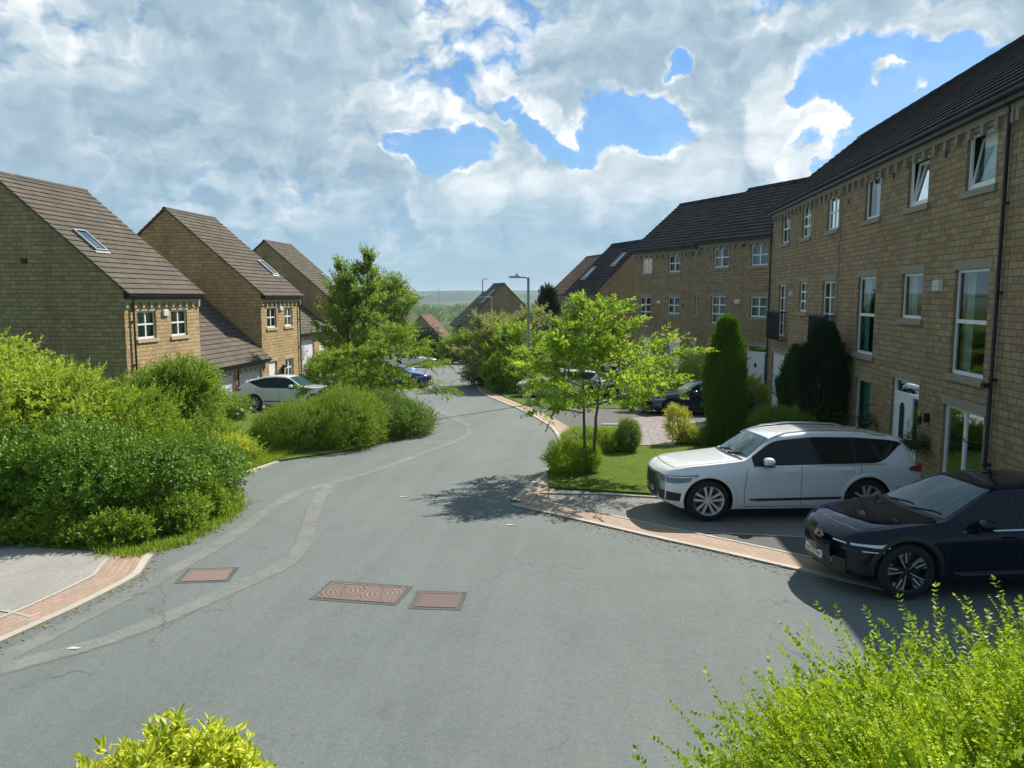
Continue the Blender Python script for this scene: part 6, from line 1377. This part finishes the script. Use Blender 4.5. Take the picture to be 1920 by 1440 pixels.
# car glass is dark tinted so a plain glossy dark surface reads right and hides the empty cabin
def cg(name, c, r_=.03): return mat(name, c, r_, spec=.45)[0]
M['glassc'] = cg('dark_tinted_glass', (.004,.010,.012)); M['glass_wsd'] = cg('windscreen_tint_glass', (.03,.07,.085)); M['glass_dark'] = M['glassc']
SUV = dict(L=5.06, W=1.97, wr=.408, rim=.298, wx=(.86, 3.87), tw=.27, gap=.05, tum=.40, whl='twin', lip='paint', rails=(1.95, 4.35), k=.13,
    top=[(0,.90),(.10,1.00),(.35,1.07),(1.05,1.145),(1.42,1.19),(1.50,1.215),(2.02,1.60),(2.20,1.66),(2.9,1.735),(3.7,1.72),(4.35,1.655),(4.62,1.60),(4.93,1.14),(5.0,.98),(5.06,.86)],
    belt=[(0,.74),(.3,.93),(1.3,1.055),(2.0,1.09),(3.6,1.115),(4.6,1.14),(4.85,1.06),(5.06,.80)], low=[(0,.36),(.25,.24),(.6,.22),(4.4,.24),(4.8,.33),(5.06,.42)],
    plan=[(0,.76),(.03,.82),(.08,.88),(.16,.925),(.3,.96),(.75,.995),(1.2,1.0),(3.9,1.0),(4.5,.97),(4.9,.92),(5.06,.87)], bow=[(0,.16),(.5,.12),(1.5,.12),(2.1,.05),(2.6,0),(4.2,0),(4.7,-.06),(5.06,-.13)],
    side=(1.62, 4.60), pillars=(2.58, 3.64), kick=.62, kp=1.8, ws=(1.50, 2.04), rs=(4.66, 4.92), hl=(.74,.885), hlx=.56, hls=.035, gr=(.44,.86,.34), intake=(0,.26,.40,.58), tl=(.93,1.10), tlx=.32, mir=1.85, pz=.55,
    seams=[[(1.42,.30),(1.40,.60),(1.44,.95),(1.47,1.03)],[(2.60,.28),(2.59,.7),(2.60,1.08)],[(2.60,.29),(3.3,.29),(3.44,.46)],[(3.62,.82),(3.74,.98),(3.72,1.09)],[(1.42,.29),(2.60,.29)]], handles=(2.36, 3.46), sill=(1.5,3.36,.42))
CRS = dict(L=4.68, W=1.90, wr=.398, rim=.298, wx=(.90, 3.70), tw=.25, gap=.045, tum=.44, whl='blade', lip='black', k=.14, brightline=True, closed=True,
    top=[(0,.80),(.08,.90),(.3,.975),(.9,1.06),(1.28,1.10),(1.36,1.115),(2.10,1.50),(2.35,1.555),(2.9,1.58),(3.5,1.54),(4.0,1.42),(4.35,1.18),(4.55,1.08),(4.64,.95),(4.68,.84)],
    belt=[(0,.66),(.3,.84),(1.2,.96),(1.8,.985),(3.4,1.02),(4.3,1.05),(4.55,.96),(4.68,.76)], low=[(0,.30),(.25,.21),(.6,.20),(4.1,.22),(4.5,.32),(4.68,.40)],
    plan=[(0,.72),(.03,.79),(.08,.85),(.16,.90),(.28,.95),(.7,.99),(1.2,1.0),(3.7,1.0),(4.2,.97),(4.55,.92),(4.68,.86)], bow=[(0,.30),(.5,.20),(1.3,.16),(2.1,.06),(2.6,0),(3.9,0),(4.3,-.06),(4.68,-.14)],
    side=(1.55, 4.05), pillars=(2.45, 3.38), kick=.5, ws=(1.36, 2.12), rs=(3.98, 4.33), hl=(.665,.76), hlx=.44, hlstyle='strip', gr=(.46,.70,.42), intake=(0,.18,.32,.52), tl=(.88,1.0), tlx=.28, mir=1.78, pz=.46,
    seams=[[(1.30,.28),(1.27,.55),(1.30,.85),(1.33,.93)],[(2.45,.26),(2.44,.6),(2.46,.96)],[(2.45,.27),(3.15,.27),(3.26,.42)],[(3.42,.76),(3.5,.9),(3.48,1.0)],[(1.30,.27),(2.45,.27)]], handles=(2.24, 3.28), sill=(1.4,3.1,.36))
COUPE = dict(SUV, L=4.90, whl='multi', lip=None, rails=None, tum=.42, wr=.38, wx=(.92, 3.86),
    top=[(0,.86),(.10,.96),(.35,1.03),(1.05,1.10),(1.42,1.13),(1.50,1.15),(2.15,1.56),(2.4,1.63),(2.9,1.66),(3.4,1.62),(4.0,1.47),(4.5,1.25),(4.72,1.17),(4.82,1.0),(4.90,.86)],
    belt=[(0,.72),(.3,.90),(1.3,1.0),(2.0,1.04),(3.6,1.08),(4.5,1.10),(4.75,1.0),(4.90,.80)], low=[(0,.36),(.25,.24),(.6,.22),(4.3,.24),(4.7,.33),(4.90,.42)],
    plan=[(0,.76),(.03,.82),(.08,.87),(.16,.91),(.3,.955),(.75,.995),(1.2,1.0),(3.9,1.0),(4.4,.97),(4.75,.92),(4.90,.87)], bow=[(0,.26),(.5,.17),(1.5,.14),(2.1,.05),(2.6,0),(4.1,0),(4.5,-.06),(4.90,-.13)],
    side=(1.66, 4.12), pillars=(2.62, 3.45), kick=.7, ws=(1.50, 2.17), rs=(4.05, 4.55), tl=(.92,1.08), tlx=.36, mir=1.9)
EST = dict(SUV, L=4.75, whl='multi', lip=None, rails=None, W=1.86, wr=.34, rim=.235, wx=(.88, 3.68),
    top=[(0,.72),(.10,.80),(.35,.86),(1.05,.95),(1.40,.99),(1.48,1.01),(2.15,1.40),(2.4,1.455),(2.9,1.48),(3.8,1.44),(4.25,1.38),(4.55,1.02),(4.68,.9),(4.75,.78)],
    belt=[(0,.60),(.3,.74),(1.3,.87),(2.0,.90),(3.6,.94),(4.4,.97),(4.6,.88),(4.75,.70)], low=[(0,.28),(.25,.20),(.6,.18),(4.2,.20),(4.6,.28),(4.75,.36)],
    plan=[(0,.76),(.03,.82),(.08,.87),(.16,.91),(.3,.955),(.75,.995),(1.2,1.0),(3.7,1.0),(4.3,.97),(4.6,.92),(4.75,.87)], bow=[(0,.26),(.5,.17),(1.5,.14),(2.1,.05),(2.6,0),(4.0,0),(4.4,-.06),(4.75,-.13)],
    side=(1.62, 4.22), pillars=(2.55, 3.45), kick=.5, ws=(1.48, 2.17), rs=(4.28, 4.52), hl=(.60,.72), gr=(.36,.66,.42), intake=(0,.2,.30,.42), tl=(.78,.93), mir=1.85, pz=.42)
HAT = dict(EST, L=4.15, wx=(.80, 3.30), W=1.78, top=[(0,.74),(.10,.82),(.35,.90),(.95,1.0),(1.15,1.04),(1.22,1.06),(1.85,1.42),(2.1,1.48),(2.6,1.50),(3.3,1.46),(3.75,1.38),(3.98,1.0),(4.08,.88),(4.15,.78)],
    belt=[(0,.60),(.3,.76),(1.1,.90),(2.0,.94),(3.4,.98),(3.9,1.0),(4.05,.88),(4.15,.70)], low=[(0,.28),(.25,.20),(.6,.18),(3.7,.20),(4.0,.28),(4.15,.36)],
    plan=[(0,.76),(.03,.82),(.08,.87),(.16,.91),(.3,.955),(.7,.995),(1.2,1.0),(3.3,1.0),(3.8,.97),(4.05,.92),(4.15,.87)], bow=[(0,.26),(.5,.17),(1.2,.14),(1.8,.05),(2.2,0),(3.5,0),(3.8,-.05),(4.15,-.12)],
    side=(1.36, 3.74), pillars=(2.25, 3.1), kick=.4, ws=(1.22, 1.87), rs=(3.78, 3.96), mir=1.55)
def place(spec, label, pm, fw, theta, sx=1.0, side=-1, **kw):
    """fw: ground point under the near front wheel; theta: direction from nose to tail"""
    t = R(theta); d = np.array([math.cos(t), math.sin(t)]); n_ = np.array([-math.sin(t), math.cos(t)]); o = np.array(fw) - d*spec['wx'][0]*sx - n_*(side*(spec['W']/2-.02))
    mid = o + d*spec['L']/2; a, b_ = o + d*.9, o + d*3.6; pitch = math.atan2(gz(*b_)-gz(*a), 2.7)
    r_ = make_car(spec, label, pm, (o[0], o[1], gz(*a) - math.tan(pitch)*.9 + .0), t, **kw); pl_, pr_ = o + d*2.2 + n_*.8, o + d*2.2 - n_*.8; roll = math.atan2(gz(*pl_)-gz(*pr_), 1.6)
    r_.location.z += .014; r_.rotation_euler = (roll, -pitch, t); r_.scale = (sx, 1, 1); return r_
place(SUV, 'white estate-bodied 4x4 with silver twin-spoke wheels, nose to the lawn', PW, (2.2, 14.95), 9.5, 1.055, detail=2)
place(CRS, 'dark navy crossover with black and silver wheels, cut off by the right edge', PN, (4.40, 11.02), 9.5, 1.04, detail=2)
GC = 'cars parked along the street'
def pc(spec, label, pm, px, dep, th, **kw):
    p = D(px, dep); place(spec, label, pm, p, th, group=GC, **kw)
place(COUPE, 'silver white sloping-roofed coupe parked side-on before the left garages', PS, (-13.05, 34.2), 180.0, 1.0, side=1, group=GC, detail=2)
place(HAT, 'bright blue car half hidden by the small forked tree', PB, D(775, 49), 176, side=1, group=GC, detail=1)
place(HAT, 'pale blue car just beyond the bright blue one', PLB, D(752, 57), 176, side=1, group=GC, detail=1)
place(EST, 'far white car at the bend of the road on the left', PW, D(794, 76), 170, side=1, group=GC, detail=1)
place(EST, 'white car with its nose by the nearest lamp post, seen through the bright tree', PW, D(1006, 40.5), 14, group=GC, detail=1)
place(HAT, 'second white car, behind the first and hidden by the young tree crown', PW, D(1075, 47), 16, group=GC, detail=1)
place(HAT, 'white car right of the young tree trunk, roof glimpsed through leaves', PW, D(1150, 40.5), 12, group=GC, detail=1)
place(EST, 'dark blue car on the shaded driveway left of the columnar conifer', PDB, D(1262, 32.5), 12, group=GC, detail=1)
place(HAT, 'grey green car glimpsed above the dark blue one by the front doors', PG, D(1216, 42), 14, group=GC, detail=1)
# wheelie bin by the far front doors
bx, by = D(1396, 31.5); z = gz(bx, by); r_ = empty('wheelie_bin', (bx, by, z), R(10), 'dark wheelie bin between the columnar conifer and the white diamond door', 'bin')
MB().add([(-.24,-.28,.06),(.24,-.28,.06),(.24,.28,.06),(-.24,.28,.06),(-.29,-.34,.95),(.29,-.34,.95),(.29,.34,.95),(-.29,.34,.95)], [(0,3,2,1),(0,1,5,4),(1,2,6,5),(2,3,7,6),(3,0,4,7),(4,5,6,7)]).build('tub', M['black'], r_)
MB().add([(-.31,-.37,.955),(.31,-.37,.955),(.31,.40,.955),(-.31,.40,.955),(-.27,-.33,1.03),(.27,-.33,1.03),(.27,.40,1.06),(-.27,.40,1.06)], [(0,3,2,1),(0,1,5,4),(1,2,6,5),(2,3,7,6),(3,0,4,7),(4,5,6,7)]).build('lid', M['black'], r_)
for sx in (-.22, .22): MB().lathe([(0,-.03),(.10,-.03),(.10,.03),(0,.03)], 14, 'x' if False else 'y', c=(sx, .28, .10)).build('wheel', M['tyre'], r_)
# ============================================================ air
if HAZE:
    hm = bpy.data.materials.new('valley_air'); hm.use_nodes = True; t = hm.node_tree; t.nodes.clear(); o_ = N(t, 'ShaderNodeOutputMaterial'); v_ = N(t, 'ShaderNodeVolumePrincipled')
    v_.inputs['Color'].default_value = (.66, .84, 1.0, 1); v_.inputs['Density'].default_value = HAZE; v_.inputs['Anisotropy'].default_value = .2
    t.links.new(v_.outputs[0], o_.inputs['Volume'])
    b = MB(); b.box(-3600, 3600, -140, 4600, -40, 36); hz_o = b.build('haze', hm); hz_o['kind'] = 'stuff'
